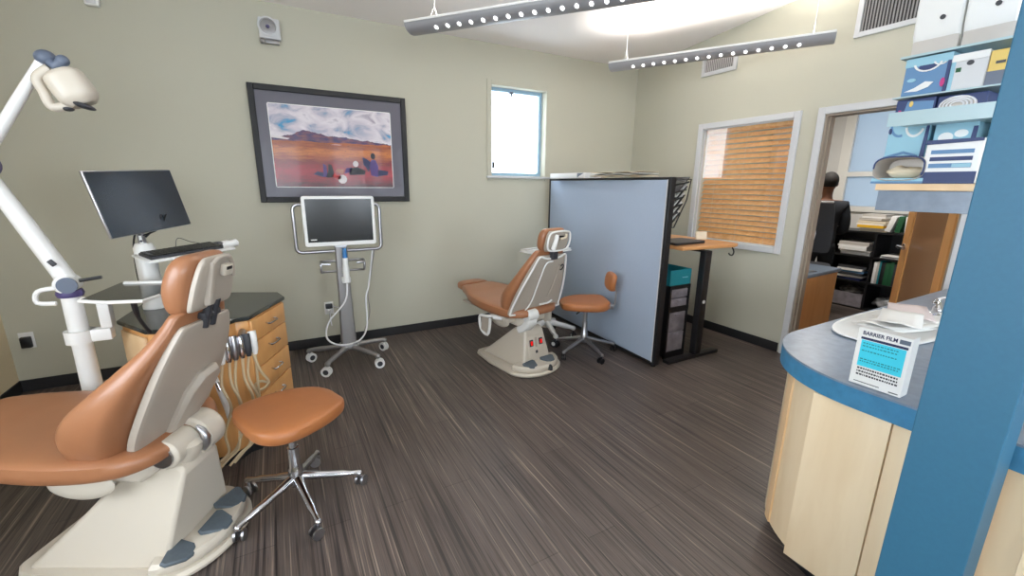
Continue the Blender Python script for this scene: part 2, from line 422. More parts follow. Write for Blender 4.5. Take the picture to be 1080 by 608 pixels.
for s, yy in ((1, .042), (-1, 0)):
    MB().lathe([(0, 0), (.026, 0), (.026, .008), (.01, .012), (.01, .045), (0, .045)], M=Matrix.Rotation(-s*PI/2, 4, 'X'), c=(.825, yy, 1.0)).tube([(.825, yy+s*.045, 1.0), (.79, yy+s*.05, 1.0), (.68, yy+s*.048, 1.0)], .013, 10, 4).build('door_handle', M['chrome'], dr)

# wall vents
def vent(y0, y1, z0, z1, label):
    t = thing('wall_vent', label, 'vent', (XR, (y0+y1)/2, z0), 0, None)
    w, h = (y1-y0)/2, z1-z0; f = .035
    b = MB()
    for q in ((-w, -w+f, 0, h), (w-f, w, 0, h), (-w+f, w-f, 0, f), (-w+f, w-f, h-f, h)): b.box(-.018, -.001, q[0], q[1], q[2], q[3], .003)
    b.build('vent_frame', M['trim'], t, smooth=False)
    MB().box(-.003, -.001, -w+f, w-f, f, h-f).build('duct_opening', M['black'], t, smooth=False)
    b = MB(); n = int((2*w-2*f)/.02)
    for k in range(n): b.obox((-.009, -w+f+(k+.5)*(2*w-2*f)/n, h/2), .003, .009, h-2*f, (0, 0, .5))
    b.build('louvres', M['alu'], t, smooth=False)
vent(2.88, 3.27, 2.60, 2.82, 'small square white louvred vent high on the wall above the blind window, far one')
vent(1.42, 1.92, 2.61, 2.90, 'larger white louvred vent high on the wall above the doorway, near one')

# far room
FX = 6.9
struct(MB().box(XR+.12, FX, .3, 4.2, 2.75, 2.8).build('ceiling', M['ceil'], smooth=False))
fwy0, fwy1 = 1.45, 3.12
wall_x('wall_far_room', FX, FX+.12, .2, 4.4, lambda y: 2.8, [(fwy0, fwy1, 1.25, 2.55)], mat('white_wall', rgb(214, 214, 214), .8))
struct(MB().box(XR+.12, FX, 4.2, 4.3, 0, 2.8).build('wall_north', M['wall'], smooth=False))
struct(MB().box(XR+.12, FX, .2, .3, 0, 2.8).build('wall_south', M['wall'], smooth=False))
e = bpy.data.objects.new('window_6', None); C.objects.link(e); struct(e); e.location = (FX, 2.0, 1.25)
def l6(o): o.location = (-FX, -2.0, -1.25); return o
b = MB()
b.box(FX-.03, FX+.05, fwy0-.05, fwy0+.03, 1.2, 2.6).box(FX-.03, FX+.05, fwy1-.03, fwy1+.09, 1.2, 2.6).box(FX-.03, FX+.05, fwy0+.03, fwy1-.03, 2.52, 2.6).box(FX-.03, FX+.05, fwy0+.03, fwy1-.03, 1.2, 1.27).box(FX-.03, FX+.05, fwy0+.03, fwy1-.03, 1.66, 1.72)
l6(b.build('window_frame', M['white'], e, smooth=False))
l6(MB().box(FX+.01, FX+.014, fwy0+.03, fwy1-.03, 1.72, 2.52).build('pane', M['frost'], e, smooth=False))
l6(MB().box(FX+.01, FX+.014, fwy0+.03, fwy1-.03, 1.27, 1.66).build('pane', M['frost'], e, smooth=False))
# ---------------------------------------------------------------- shaping helpers
def stn(L, n=4):
    out = []; N = len(L)
    for i in range(N-1):
        p0, p1, p2, p3 = L[max(i-1, 0)], L[i], L[i+1], L[min(i+2, N-1)]
        for k in range(n):
            t = k/n
            out.append(tuple(.5*((2*b)+(c-a)*t+(2*a-5*b+4*c-d)*t*t+(3*b-a-3*c+d)*t**3) for a, b, c, d in zip(p0, p1, p2, p3)))
    out.append(L[-1]); return out
def sell(w, h, n=28, e=.5):
    o = []
    for k in range(n):
        a = 2*PI*k/n; c, s = math.cos(a), math.sin(a)
        o.append((w*math.copysign(abs(c)**e, c), h*math.copysign(abs(s)**e, s)))
    return o
def back_loft(L, e=.5, dip=0, n=4, X=0):
    """stations (z, back y, depth, half width) -> upright cushion, front towards +y"""
    rings = []
    for z, y, d, w in stn(L, n):
        rings.append([Vector((X+px, y+d/2+py-(dip*d*(1-(px/w)**2) if py > 0 else 0), z)) for px, py in sell(w, d/2, e=e)])
    return MB().loft(rings)
def seat_loft(L, e=.5, n=4, dip=0):
    """stations (y, top z, thickness, half width)"""
    rings = []
    for y, z, t, w in stn(L, n):
        rings.append([Vector((px, y, z-t/2+py-(dip*t*(1-(px/w)**2) if py > 0 else 0))) for px, py in sell(w, t/2, e=e)])
    return MB().loft(rings)

# ---------------------------------------------------------------- dental chairs (local +y = foot end)
def dental_chair(loc, rz, label, v):
    t = thing('dental_chair', label, 'dental chair', loc, rz, None)
    # base plate
    pl = []
    for k in range(25):
        a = PI + PI*k/24; pl.append((.26*math.cos(a), -.10+.20*math.sin(a)))
    pl += [(.235, .2), (.19, .42), (.15, .46), (-.17, .46), (-.21, .42), (-.25, .2)]
    MB().prism(pl, 0, .034, bev=.012).build('base_plate', M['offwhite'], t)
    hp = [(x*.9, (y+.1)*.9-.1) for x, y in pl[:25]] + [(.2, -.085), (-.2, -.085)]
    MB().prism(hp, .03, .082, bev=.014).build('pedal_ledge', M['offwhite'], t)
    # tower: slanting wedge
    prof = [(.405, .03), (.235, .19), (.07, .36), (.02, .42), (-.17, .42), (-.195, .39), (-.165, .22), (-.135, .05), (-.135, .03)]
    b = MB()
    if v == 'far': prof = [(.405, .03), (.2, .2), (.06, .32), (.02, .35), (-.08, .36), (-.105, .34), (-.155, .07), (-.155, .03)]
    def wd(z): return (.205 if v == 'near' else .165) - (.115 if v == 'near' else .085)*min(1, (z/.42))
    rings = [[Vector((-wd(z)*k, y, z)) for y, z in prof] for k in (1, -1)]
    b.loft(rings); b.build('pedestal', M['offwhite'], t, bev=.014)
    if v == 'far':
        def fy(z): return -.155+(z-.07)*.185
        MB().obox((0, fy(.20)-.001, .20), .17, .008, .19, (-.183, 0, 0), .002).build('control_panel', M['offwhite'], t)
        for x in (-.052, .052):
            r = MB().obox((x, fy(.235)-.008, .235), .036, .01, .055, (-.183, 0, 0), .002).build('switch', M['dark'], t)
            MB().obox((x, fy(.235)-.014, .235), .02, .008, .034, (-.183, 0, 0), .002).build('switch_light', M['red'], r)
        MB().obox((0, fy(.235)-.006, .235), .022, .004, .08, (-.183, 0, 0), .001).build('marking_plate', M['shell'], t)
        MB().obox((0, fy(.155)-.006, .155), .024, .004, .024, (-.183, 0, 0), .001).build('marking_plate', M['dark'], t)
        ps = [(-.11, -.20, .1), (.085, -.20, -.1)]
    else:
        ps = [(-.165, -.175, .3), (-.015, -.225, 0), (.125, -.20, -.25)]
    for x, y, r in ps:
        R = Matrix.Rotation(r, 4, 'Z')
        tri = [(-.068, .030), (-.058, .048), (.058, .048), (.068, .030), (.042, -.032), (.018, -.048), (-.018, -.048), (-.042, -.032)]
        MB().prism(tri, 0, .018, M=Matrix.Translation((x, y, .075)) @ R @ Matrix.Rotation(.22, 4, 'X'), bev=.006).build('foot_pedal', M['pedal'], t)
    if v == 'far':
        MB().lathe([(0, 0), (.024, 0), (.022, .03), (.01, .045), (0, .046)], c=(.03, -.275, .03)).build('foot_joystick', M['black'], t)
    # lift arm and pivot
    if v == 'far':
        MB().loft([[Vector((-.07+px, y+py*.6, z+py*.8)) for px, py in rrect(.05, h_, .02)] for y, z, h_ in ((-.03, .335, .03), (-.10, .38, .035), (-.145, .43, .035), (-.15, .48, .035), (-.12, .53, .03))]).build('lift_arm', M['white'], t)
        MB().cyl((-.125, -.135, .485), (-.015, -.135, .485), .048, seg=28).build('back_pivot', M['white'], t, bev=.01)
    else:
        MB().tube([(-.0, -.07, .38), (-.02, -.13, .44), (-.02, -.15, .50)], [.075, .07, .055], 20, 4).build('lift_arm', M['offwhite'], t)
        pv = MB().cyl((-.115, -.135, .475), (.02, -.135, .475), .06, seg=28).cyl((.02, -.14, .47), (.125, -.14, .47), .088, seg=32).build('back_pivot', M['offwhite'], t, bev=.012)
        MB().cyl((.126, -.14, .47), (.133, -.14, .47), .06, seg=24).build('pivot_cap', M['steel'], pv)
        MB().cyl((-.117, -.135, .475), (-.123, -.135, .475), .045, seg=24).build('pivot_cap', M['steel'], pv)
        MB().tube([(.012, -.14+.078*math.cos(a), .47+.078*math.sin(a)) for a in (2.2, 2.6, 3.0, 3.4, 3.8)], [.006, .014, .018, .014, .006], 10).build('pivot_band', M['steel'], pv)
    # carriage below the seat
    rings = [[Vector((px, y, z+py)) for px, py in rrect(w, h, .02)] for y, w, z, h in ((-.12, .10, .45, .03), (-.06, .15, .43, .05), (.3, .15, .435, .045), (.5, .12, .455, .03), (.7, .08, .48, .012))]
    MB().loft(rings).build('seat_carriage', M['offwhite'], t)
    for s in (-1, 1): MB().ell((s*.185, .12, .405), .022, .125, .06).build('side_cover', M['offwhite'], t)
    MB().box(-.24, .24, -.05, .60, .468, .482, .005).build('seat_plate', M['shell'], t)
    # seat
    seat_loft([(-.17, .515, .03, .14), (-.15, .535, .06, .19), (-.08, .555, .09, .255), (.06, .567, .105, .29), (.25, .572, .108, .29), (.45, .58, .105, .265), (.56, .59, .095, .225), (.65, .595, .09, .19), (.72, .592, .085, .165), (.73, .58, .06, .155)], e=.42, dip=.12).build('seat', M['vinyl'], t)
    fr = seat_loft([(.735, .58, .05, .13), (.743, .595, .08, .15), (.81, .598, .08, .145), (.85, .595, .075, .135), (.865, .58, .045, .12)], e=.5).build('footrest', M['vinyl'], t)
    # backrest
    if v == 'near':
        B = [(.475, -.04, .06, .12), (.485, -.05, .12, .17), (.52, -.06, .17, .225), (.58, -.09, .225, .262), (.66, -.13, .26, .28), (.73, -.17, .25, .28), (.80, -.205, .195, .265), (.87, -.24, .14, .235), (.94, -.275, .095, .19), (1.00, -.300, .075, .15), (1.04, -.312, .06, .13), (1.05, -.310, .045, .11)]
    else:
        B = [(.475, -.06, .05, .14), (.485, -.07, .08, .19), (.52, -.08, .11, .25), (.58, -.10, .15, .27), (.66, -.135, .18, .27), (.74, -.17, .15, .255), (.82, -.205, .12, .23), (.90, -.24, .1, .20), (.97, -.268, .085, .165), (1.02, -.285, .065, .14), (1.03, -.285, .045, .12)]
    back_loft(B, e=.55, dip=.28).build('backrest', M['vinyl'], t)
    if v == 'near':
        S = [(.455, -.055, .02, .08), (.462, -.072, .035, .12), (.50, -.09, .045, .165), (.58, -.13, .05, .195), (.68, -.182, .05, .205), (.80, -.24, .05, .196), (.90, -.283, .045, .172), (.97, -.312, .04, .142), (.995, -.318, .03, .125), (1.0, -.312, .015, .115)]
        sh = back_loft(S, e=.4).build('back_shell', M['shell'], t)
        # raised angular panel low on the shell
        def on(x, z): return -.13-(z-.58)*.50-.004
        q = [(-.045, .50), (-.05, .52), (-.03, .70), (.015, .765), (.10, .775), (.135, .74), (.13, .60), (.06, .49)]
        rings = [[Vector((x, on(x, z)+.012, z)) for x, z in q], [Vector((x, on(x, z)-.012, z)) for x, z in q], [Vector((.04+(x-.04)*.84, on(x, z)-.03, .63+(z-.63)*.86)) for x, z in q]]
        MB().loft(rings).build('shell_panel', M['shell'], sh, bev=.004)
    else:
        S = [(.50, -.095, .02, .235), (.505, -.105, .035, .262), (.54, -.12, .04, .268), (.62, -.15, .042, .255), (.74, -.2, .042, .228), (.86, -.25, .042, .19), (.95, -.285, .038, .155), (.985, -.298, .03, .14), (.99, -.292, .015, .125)]
        sh = back_loft(S, e=.38).build('back_shell', M['shell'], t)
        def on(z): return -.095-(z-.505)*.409-.022
        L = [Vector((-.264, on(.53)+.012, .53)), Vector((-.25, on(.64)+.01, .64)), Vector((-.223, on(.75)+.008, .75)), Vector((-.182, on(.87)+.008, .87)), Vector((-.152, on(.95)+.01, .955)), Vector((-.125, on(.98)+.01, .985)), Vector((-.06, on(.97)+.006, .965)), Vector((.06, on(.97)+.006, .965)), Vector((.125, on(.98)+.01, .985)), Vector((.152, on(.95)+.01, .955)), Vector((.182, on(.87)+.008, .87)), Vector((.223, on(.75)+.008, .75)), Vector((.25, on(.64)+.01, .64)), Vector((.264, on(.53)+.012, .53)), Vector((.225, on(.51), .508)), Vector((-.225, on(.51), .508))]
        MB().tube(L, .0075, 8, 3, close=True).build('white_piping', M['white'], sh)
        L = [Vector((x, on(z)-.004, z)) for x, z in ((-.15, .515), (-.11, .55), (-.085, .62), (-.08, .72), (-.075, .82), (-.07, .9), (-.05, .935), (0, .94))]
        MB().tube(L, .006, 8, 3).build('white_piping', M['white'], sh)
        L = [Vector((x, on(z)-.003, z)) for x, z in ((.085, .62), (.1, .72), (.1, .82), (.085, .9))]
        MB().tube(L, .004, 8, 3).build('moulded_rib', M['shell'], sh)
        L = [Vector((x, on(z)-.006, z)) for x, z in ((.11, .885), (.125, .90), (.14, .885), (.135, .86), (.12, .855))]
        MB().tube(L, .005, 8, 3).build('emblem', M['black'], sh)
        MB().tube([Vector((.02, on(.56)-.006, .56)), Vector((.10, on(.56)-.01, .56)), Vector((.15, on(.57)-.006, .575))], .008, 8, 2).build('release_lever', M['white'], sh)
        # swing armrest hanging at the side
        ar = MB().tube([(-.24, .12, .45), (-.30, .10, .46), (-.315, .14, .455), (-.315, .22, .44), (-.31, .235, .38), (-.30, .22, .31), (-.30, .14, .29), (-.30, .11, .36), (-.30, .10, .44)], .012, 8, 3).build('armrest', M['white'], t)
        MB().prism([(-.22, .32), (-.13, .30), (-.12, .44), (-.21, .43)], .296, .308, M=Matrix(((0, 0, -1, 0), (-1, 0, 0, 0), (0, 1, 0, 0), (0, 0, 0, 1)))).build('armrest_pad', M['shell'], ar)
        MB().tube([(-.16, .0, .44), (-.22, .04, .44), (-.27, .10, .45)], .02, 10, 3).build('armrest_bracket', M['white'], t)
        MB().box(-.26, -.16, -.06, .0, .43, .462, .006).build('armrest_bracket', M['offwhite'], t)
        MB().box(-.15, .17, -.125, .02, .462, .49, .008).build('back_hinge', M['vinyld'], t)
    # headrest
    if v == 'near':
        Hs = [(1.035, -.300, .04, .085), (1.042, -.315, .075, .105), (1.07, -.33, .10, .122), (1.13, -.345, .115, .13), (1.19, -.36, .11, .126), (1.225, -.362, .095, .112), (1.245, -.355, .065, .09), (1.252, -.345, .03, .06)]
        Hb = [(1.045, -.328, .015, .09), (1.052, -.342, .03, .106), (1.08, -.354, .033, .112), (1.15, -.375, .034, .105), (1.21, -.392, .032, .09), (1.235, -.392, .022, .07), (1.24, -.385, .01, .05)]
    else:
        Hs = [(1.02, -.29, .04, .08), (1.03, -.30, .07, .105), (1.06, -.312, .088, .125), (1.11, -.322, .09, .13), (1.155, -.325, .082, .122), (1.185, -.318, .055, .10), (1.192, -.305, .03, .07)]
        Hb = [(1.02, -.312, .012, .08), (1.027, -.322, .026, .10), (1.06, -.336, .028, .117), (1.11, -.35, .028, .118), (1.15, -.355, .027, .11), (1.172, -.352, .02, .095), (1.177, -.345, .01, .08)]
    back_loft(Hs, e=.62, dip=.15).build('headrest', M['vinyl'], t)
    hs = back_loft(Hb, e=.5).build('headrest_shell', M['shell'], t)
    if v == 'near':
        MB().loft([[Vector((x, y, z)) for x, y, z in r] for r in (((-.062, -.352, 1.06), (-.03, -.36, 1.06), (-.03, -.352, 1.225), (-.062, -.352, 1.225)), ((-.058, -.372, 1.065), (-.036, -.372, 1.065), (-.036, -.404, 1.22), (-.055, -.404, 1.222)))]).build('shell_rib', M['shell'], hs, bev=.004)
        MB().tube([(-.05, -.395, 1.212), (-.02, -.402, 1.232), (.03, -.402, 1.232), (.062, -.395, 1.205), (.075, -.385, 1.15)], .008, 8, 4).build('shell_rib', M['shell'], hs)
        lt = MB().obox((.022, -.398, 1.185), .05, .02, .045, (.2, 0, 0), .006).build('latch', M['offwhite'], hs)
        MB().obox((.022, -.408, 1.19), .03, .008, .012, (.2, 0, 0), .002).build('latch_slot', M['black'], hs)
        MB().tube([(.02, -.31, .97), (.02, -.33, 1.03), (.02, -.345, 1.07)], .014, 10, 3).tube([(-.02, -.31, .97), (-.02, -.33, 1.03), (-.02, -.345, 1.07)], .014, 10, 3).box(-.04, .05, -.335, -.3, 1.005, 1.03, .005).build('headrest_post', M['dark'], t)
    else:
        L = [Vector((x, -.343-.03*(z-1.03)/.15, z)) for x, z in ((-.09, 1.035), (-.115, 1.08), (-.11, 1.14), (-.085, 1.168), (0, 1.175), (.085, 1.168), (.11, 1.14), (.115, 1.08), (.09, 1.035), (0, 1.026))]
        MB().tube(L, .007, 8, 3, close=True).build('white_piping', M['white'], hs)
        MB().tube([(-.055, -.352, 1.04), (-.045, -.366, 1.10), (-.035, -.372, 1.15)], [.018, .016, .012], 10, 3).build('shell_rib', M['white'], hs)
        MB().tube([(.06, -.37, 1.15), (.055, -.37, 1.125), (-.0, -.37, 1.118)], .008, 8, 3).build('shell_rib', M['cream'], hs)
        MB().obox((.012, -.37, 1.135), .045, .008, .012, (0, 0, 0), .002).build('latch_slot', M['black'], hs)
        MB().box(-.03, .03, -.325, -.29, .955, 1.03, .006).build('headrest_post', M['dark'], t)
    return t
dental_chair((-.55, 2.06, 0), math.radians(62), 'tan dental chair in the left foreground, plain grey back shell, three foot pedals', 'near')
dental_chair((1.755, 2.96, 0), math.radians(11), 'tan dental chair farther back, white-piped back shell, two red switches on its base', 'far')

# ---------------------------------------------------------------- stools
def star_base(t, n, R, m, cm, wheel=.028, ang=0, hub=.09, leg_r=(.022, .014), rise=.055, bright=None, seg=10):
    for k in range(n):
        a = ang+2*PI*k/n; c, s = math.cos(a), math.sin(a)
        lg = MB().tube([(.02*c, .02*s, hub+rise), (.4*R*c, .4*R*s, hub+rise*.55), (.85*R*c, .85*R*s, hub), (R*c, R*s, hub-.008)], [leg_r[0], leg_r[0]*.85, leg_r[1], leg_r[1]], seg, 3).ell((R*c, R*s, hub-.012), leg_r[1]*1.25, leg_r[1]*1.25, leg_r[1]*1.2, 12, 8).build('leg', m, t)
        w = MB()
        ca, sa = math.cos(a+.9+k), math.sin(a+.9+k)
        for q in (-1, 1):
            p = Vector((R*c-sa*.011*q+ca*.012, R*s+ca*.011*q+sa*.012, wheel)); d = Vector((-sa, ca, 0))*.007*q
            w.cyl(p, p+d*1.4, wheel, seg=18)
        w.tube([(R*c, R*s, hub-.02), (R*c+ca*.01, R*s+sa*.01, wheel)], .007, 8)
        cs = w.build('caster', cm, t)
        if bright:
            h = MB()
            for q in (-1, 1):
                p = Vector((R*c-sa*.0112*q+ca*.012, R*s+ca*.0112*q+sa*.012, wheel)); d = Vector((-sa, ca, 0))*.0105*q
                h.cyl(p+d*.95, p+d*1.02, wheel*.55, seg=14)
            h.build('hub_cap', bright, cs)
def stool_seat(S, e=.5):
    return seat_loft(S, e=e, dip=.1)
def stool(loc, rz, label, back, seat_rz, ang):
    t = thing('operator_stool', label, 'stool', loc, rz, None)
    star_base(t, 5, .28, M['chrome'] if not back else M['steel'], M['steel'] if not back else M['black'], ang=ang, leg_r=(.021, .013), wheel=.026, hub=.085)
    MB().lathe([(.03, .1), (.034, .12), (.032, .19), (.026, .20), (.025, .30), (.018, .302), (.018, .43), (0, .43)]).build('gas_column', M['chrome'] if not back else M['steel'], t)
    R = Matrix.Rotation(seat_rz, 3, 'Z')
    b = MB().obox((0, 0, .44), .2, .16, .03, (0, 0, seat_rz), .006); b.build('tilt_mechanism', M['black'], t)
    MB().tube([R @ Vector(p) for p in ((.08, -.05, .435), (.15, -.10, .43), (.17, -.12, .425))], .007, 8, 2).tube([R @ Vector(p) for p in ((-.02, -.08, .435), (-.03, -.14, .43))], .007, 8, 2).build('height_lever', M['black'], t)
    b = stool_seat([(-.215, .49, .03, .05), (-.205, .50, .06, .09), (-.16, .515, .08, .14), (-.06, .52, .085, .195), (.06, .515, .085, .215), (.14, .515, .085, .20), (.19, .515, .075, .16), (.21, .505, .05, .11), (.215, .495, .025, .07)])
    bmesh.ops.transform(b.bm, matrix=R.to_4x4() @ Matrix.Rotation(.04, 4, 'X'), verts=b.bm.verts)
    b.build('seat', M['vinyl2'], t)
    if back:
        b = MB().tube([R @ Vector(p) for p in ((0, .10, .44), (0, .23, .44), (0, .265, .47), (0, .27, .58), (0, .255, .66))], .009, 8, 3).box(-.03, .03, .19, .25, .42, .46, .005, R.to_4x4())
        b.build('back_bar', M['steel'], t)
        b = back_loft([(.595, .20, .03, .05), (.60, .19, .05, .08), (.63, .18, .055, .105), (.69, .185, .055, .115), (.735, .195, .05, .10), (.752, .205, .03, .06)], dip=-.1)
        bmesh.ops.transform(b.bm, matrix=R.to_4x4(), verts=b.bm.verts); b.build('backrest', M['vinyl2'], t)
    return t
stool((-.05, 2.035, 0), 0, 'tan stool without backrest on a chrome star base beside the foreground dental chair', False, math.radians(112), math.radians(-4))
stool((2.365, 2.93, 0), 0, 'tan stool with a small oval backrest standing against the blue partition', True, math.radians(-115), math.radians(-22))

# small cart behind the far chair
t = thing('delivery_cart', 'low wheeled instrument cart with white tray tops half hidden behind the far dental chair', 'cart', (2.27, 3.42, 0), .2)
star_base(t, 5, .27, M['white'], M['dark'], ang=.5, bright=M['white'], wheel=.035, hub=.12, leg_r=(.03, .02))
MB().lathe([(.05, .12), (.05, .3), (.03, .32), (.03, .88), (0, .88)]).build('column', M['offwhite'], t)
MB().box(-.27, .20, -.12, .12, .885, .90, .005).build('tray', M['white'], t)
MB().tube([(-.26, -.11, .91), (.19, -.11, .91), (.19, .11, .91), (-.26, .11, .91)], .006, 8, close=True).build('tray_rim', M['white'], t)
MB().lathe([(0, 0), (.035, .0), (.035, .04), (.03, .045), (0, .045)], c=(.14, -.05, .90)).build('cup', M['dark'], t)

# ---------------------------------------------------------------- fabric partition
t = thing('partition_screen', 'tall freestanding blue-grey fabric partition with black edges', 'partition', (2.722, 3.24, 0), -.028)
MB().box(-.022, .022, -.845, .86, .045, 1.555, .004).build('fabric_panel', M['fabric'], t)
b = MB(); b.box(-.026, .03, -.875, -.846, .02, 1.575, .003).box(-.026, .03, .861, .885, .02, 1.575, .003).box(-.026, .03, -.846, .861, 1.556, 1.575, .003).box(-.026, .03, -.846, .861, .02, .044, .003)
b.build('edge_frame', M['black'], t, smooth=False)
MB().box(-.0275, -.024, -.846, -.836, .045, 1.556, .0005).build('edge_piping', M['trim'], t, smooth=False)
for y in (-.84, .85): MB().lathe([(0, 0), (.02, 0), (.02, .006), (.008, .01), (.008, .022), (0, .022)], c=(0, y, 0)).build('levelling_foot', M['chrome'], t)

# ---------------------------------------------------------------- standing desk and what is on it
t = thing('standing_desk', 'black-legged standing desk with honey wood top behind the partition', 'desk', (3.18, 2.85, 0))
poly = [(-.345, -.52), (.25, -.57), (.33, -.54), (.36, -.46), (.36, .6), (-.345, .6)]
MB().prism(poly, 1.0, 1.026, bev=.004).build('desk_top', M['desk'], t)
for y in (-.46, .5):
    b = MB().box(-.34, .31, y-.035, y+.035, .0, .03, .004); b.build('foot', M['black'], t)
    MB().box(-.01, .07, y-.03, y+.03, .031, .97, .004).build('leg', M['black'], t)
MB().box(.0, .06, -.425, .465, .955, .999, .003).build('crossbar', M['black'], t)
MB().cyl((.03, -.4905, .52), (.03, -.495, .52), .016, seg=16).build('logo_disc', M['white'], t)
MB().tube([(.27, -.53, .995), (.27, -.55, .96), (.25, -.555, .93), (.22, -.55, .935), (.21, -.545, .95)], .006, 8, 3).build('hook', M['black'], t)
t = thing('laptop', 'closed black laptop lying on the standing desk top', 'laptop', (3.06, 2.56, 1.027), .05)
MB().prism(rrect(.19, .13, .02), 0, .012, bev=.003).build('base', M['black'], t)
MB().prism(rrect(.19, .13, .02), .0125, .021, bev=.003).build('lid', M['dark'], t)
o = MB().prism([(-.05, 0), (.05, 0), (.055, .075), (-.045, .075)], 0, .012, M=Matrix.Rotation(1.2, 4, 'X')).build('desk_easel', M['cream'], bev=.002); o.location = (3.42, 2.62, 1.0275); o.rotation_euler.z = -.5
tag(o, 'small cream paper stand leaning on the standing desk beside the laptop', 'paper stand')
# wire rack hung on the far side of the partition
t = thing('file_rack', 'black wire file rack hung on the edge of the partition', 'rack', (2.792, 2.52, 1.18))
b = MB()
for y in (-.1, .1):
    b.tube([(-.058, y, .0), (-.056, y, .38), (.17, y, .38), (.14, y, .22), (.02, y, .0), (-.058, y, .0)], .006, 6)
for k in range(6): b.tube([(-.05, -.1, .03+.06*k), (.02+.025*k, -.1, .06+.06*k)], .008, 6)
b.build('side_wires', M['black'], t)
for k in range(5):
    z = .02+.07*k
    MB().obox((.02+.018*k, 0, z+.04), .17, .2, .006, (0, -.75, 0), .001).build('divider', M['black'], t)
t2 = thing('paper_stack', 'white sheets filed in the black wire rack', 'paper', (2.792, 2.52, 1.2))
for k in range(4): MB().obox((.035+.018*k, 0, .062+.07*k), .15, .17, .012, (0, -.75, 0)).build('sheet', M['paper'], t2, smooth=False)

# drawer tower
t = thing('drawer_tower', 'black storage tower with four translucent drawers beneath the standing desk', 'drawers', (3.02, 2.63, 0))
b = MB()
for x in (-.125, .105):
    for y in (-.17, .15): b.box(x, x+.02, y, y+.02, 0, .67)
for z in (.02, .155, .29, .47, .65): b.box(-.105, .105, -.165, .165, z, z+.02)
b.box(-.125, -.12, -.15, .15, 0.02, .66); b.box(.12, .125, -.15, .15, 0.02, .66)
b.box(-.125, .125, -.172, -.16, .43, .475).box(-.125, .125, -.172, -.16, .64, .67).box(-.125, .125, -.172, -.16, 0, .06)
b.build('frame', M['black'], t, smooth=False)
for z0, z1 in ((.062, .24), (.245, .425), (.478, .55), (.56, .635)):
    d = MB().box(-.10, .10, -.168, .14, z0, z1, .006).build('drawer', M['clear'], t)
    MB().box(-.03, .03, -.176, -.168, z1-.03, z1-.018, .002).build('pull', M['clear'], d)
t = thing('teal_box', 'open teal cardboard box on top of the drawer tower', 'box', (3.02, 2.62, .6705))
b = MB(); b.box(-.13, .13, -.15, .15, 0, .004).box(-.13, .13, -.15, -.146, .004, .135).box(-.13, .13, .146, .15, .004, .135).box(-.13, -.126, -.146, .146, .004, .135).box(.126, .13, -.146, .146, .004, .135)
b.build('carton', M['teal'], t, smooth=False)
MB().box(.02, .09, -.1515, -.1505, .062, .068).build('printed_line', M['lbox'], t, smooth=False)
MB().box(-.12, .12, -.14, .14, .005, .07, .004).build('contents', M['dark'], t)
# packets lying on top of the partition
t = thing('white_binder', 'white binder with a dark triangle lying on top of the partition', 'binder', (2.72, 3.66, 1.5765), .0)
MB().box(-.10, .10, -.30, .30, 0, .05, .003).build('cover', M['paper'], t)
o = MB().prism([(-.02, .046), (-.12, .046), (-.02, .006)], 0, .003, M=Matrix(((0, 0, -1, -.1005), (1, 0, 0, -.16), (0, 1, 0, 0), (0, 0, 0, 1)))).build('dark_triangle', M['slate'], t, smooth=False)
t = thing('paper_roll', 'bent cream sheets piled beside the white binder on the partition', 'paper', (2.74, 2.98, 1.5765))
for k in range(3):
    pts = [Vector((0, -.32+.08*i, .008+.015*k+.010*math.sin(i*1.1+k)**2)) for i in range(9)]
    MB().loft([[p+Vector((-.11, 0, 0)), p+Vector((.11, 0, 0)), p+Vector((.11, 0, .004)), p+Vector((-.11, 0, .004))] for p in pts]).build('sheet', M['cream'] if k != 1 else M['paper'], t)

# ---------------------------------------------------------------- cabinet with drawers, monitor
t = thing('dental_cabinet', 'golden maple cabinet with dark top and curved front behind the foreground chair', 'cabinet', (-.4, 2.8, 0))
top = [(-.78, 2.79), (-.62, 2.54), (-.52, 2.50), (-.42, 2.475), (-.34, 2.48), (-.29, 2.52), (-.25, 2.565), (-.19, 2.575), (-.015, 2.96), (-.05, 3.10), (-.3, 3.22), (-.74, 3.20)]
loc_ = [(x+.4, y-2.8) for x, y in top]
MB().prism(loc_, .785, .808, bev=.004).build('cabinet_top', M['granite'], t)
cx, cy = .0, .02
body = [(cx+(x-cx)*.955, cy+(y-cy)*.955) for x, y in loc_]
MB().prism(body, .07, .784).build('body', M['maple2'], t, bev=.004)
MB().prism([(cx+(x-cx)*.88, cy+(y-cy)*.88) for x, y in loc_], 0, .07).build('toe_kick', M['black'], t, smooth=False)
a0 = Vector(body[7]); a1 = Vector(body[8]); dv = (a1-a0).normalized(); nv = Vector((dv.y, -dv.x)); Ld = (a1-a0).length
ang = math.atan2(dv.y, dv.x)
for k, (z0, z1) in enumerate(((.655, .775), (.50, .648), (.345, .493), (.10, .338))):
    m0 = (a0+a1)/2; cz = (z0+z1)/2
    d = MB().obox((m0.x+nv.x*.007, m0.y+nv.y*.007, cz), Ld-.02, .014, z1-z0, (0, 0, ang), .002).build('drawer', M['maple2'], t)
    hz = z1-.055; c = m0+nv*.015; e1 = c-dv*.045; e2 = c+dv*.045; o1 = nv*.022
    MB().tube([(e1.x, e1.y, hz), (e1.x+o1.x, e1.y+o1.y, hz-.004), (e2.x+o1.x, e2.y+o1.y, hz-.004), (e2.x, e2.y, hz)], .005, 8, 3).build('handle', M['chrome'], d)
sd = MB().obox(((body[0][0]+body[1][0])/2-.006, (body[0][1]+body[1][1])/2-.003, .42), .26, .012, .68, (0, 0, math.atan2(body[1][1]-body[0][1], body[1][0]-body[0][0])), .002).build('side_panel', M['maple'], t)

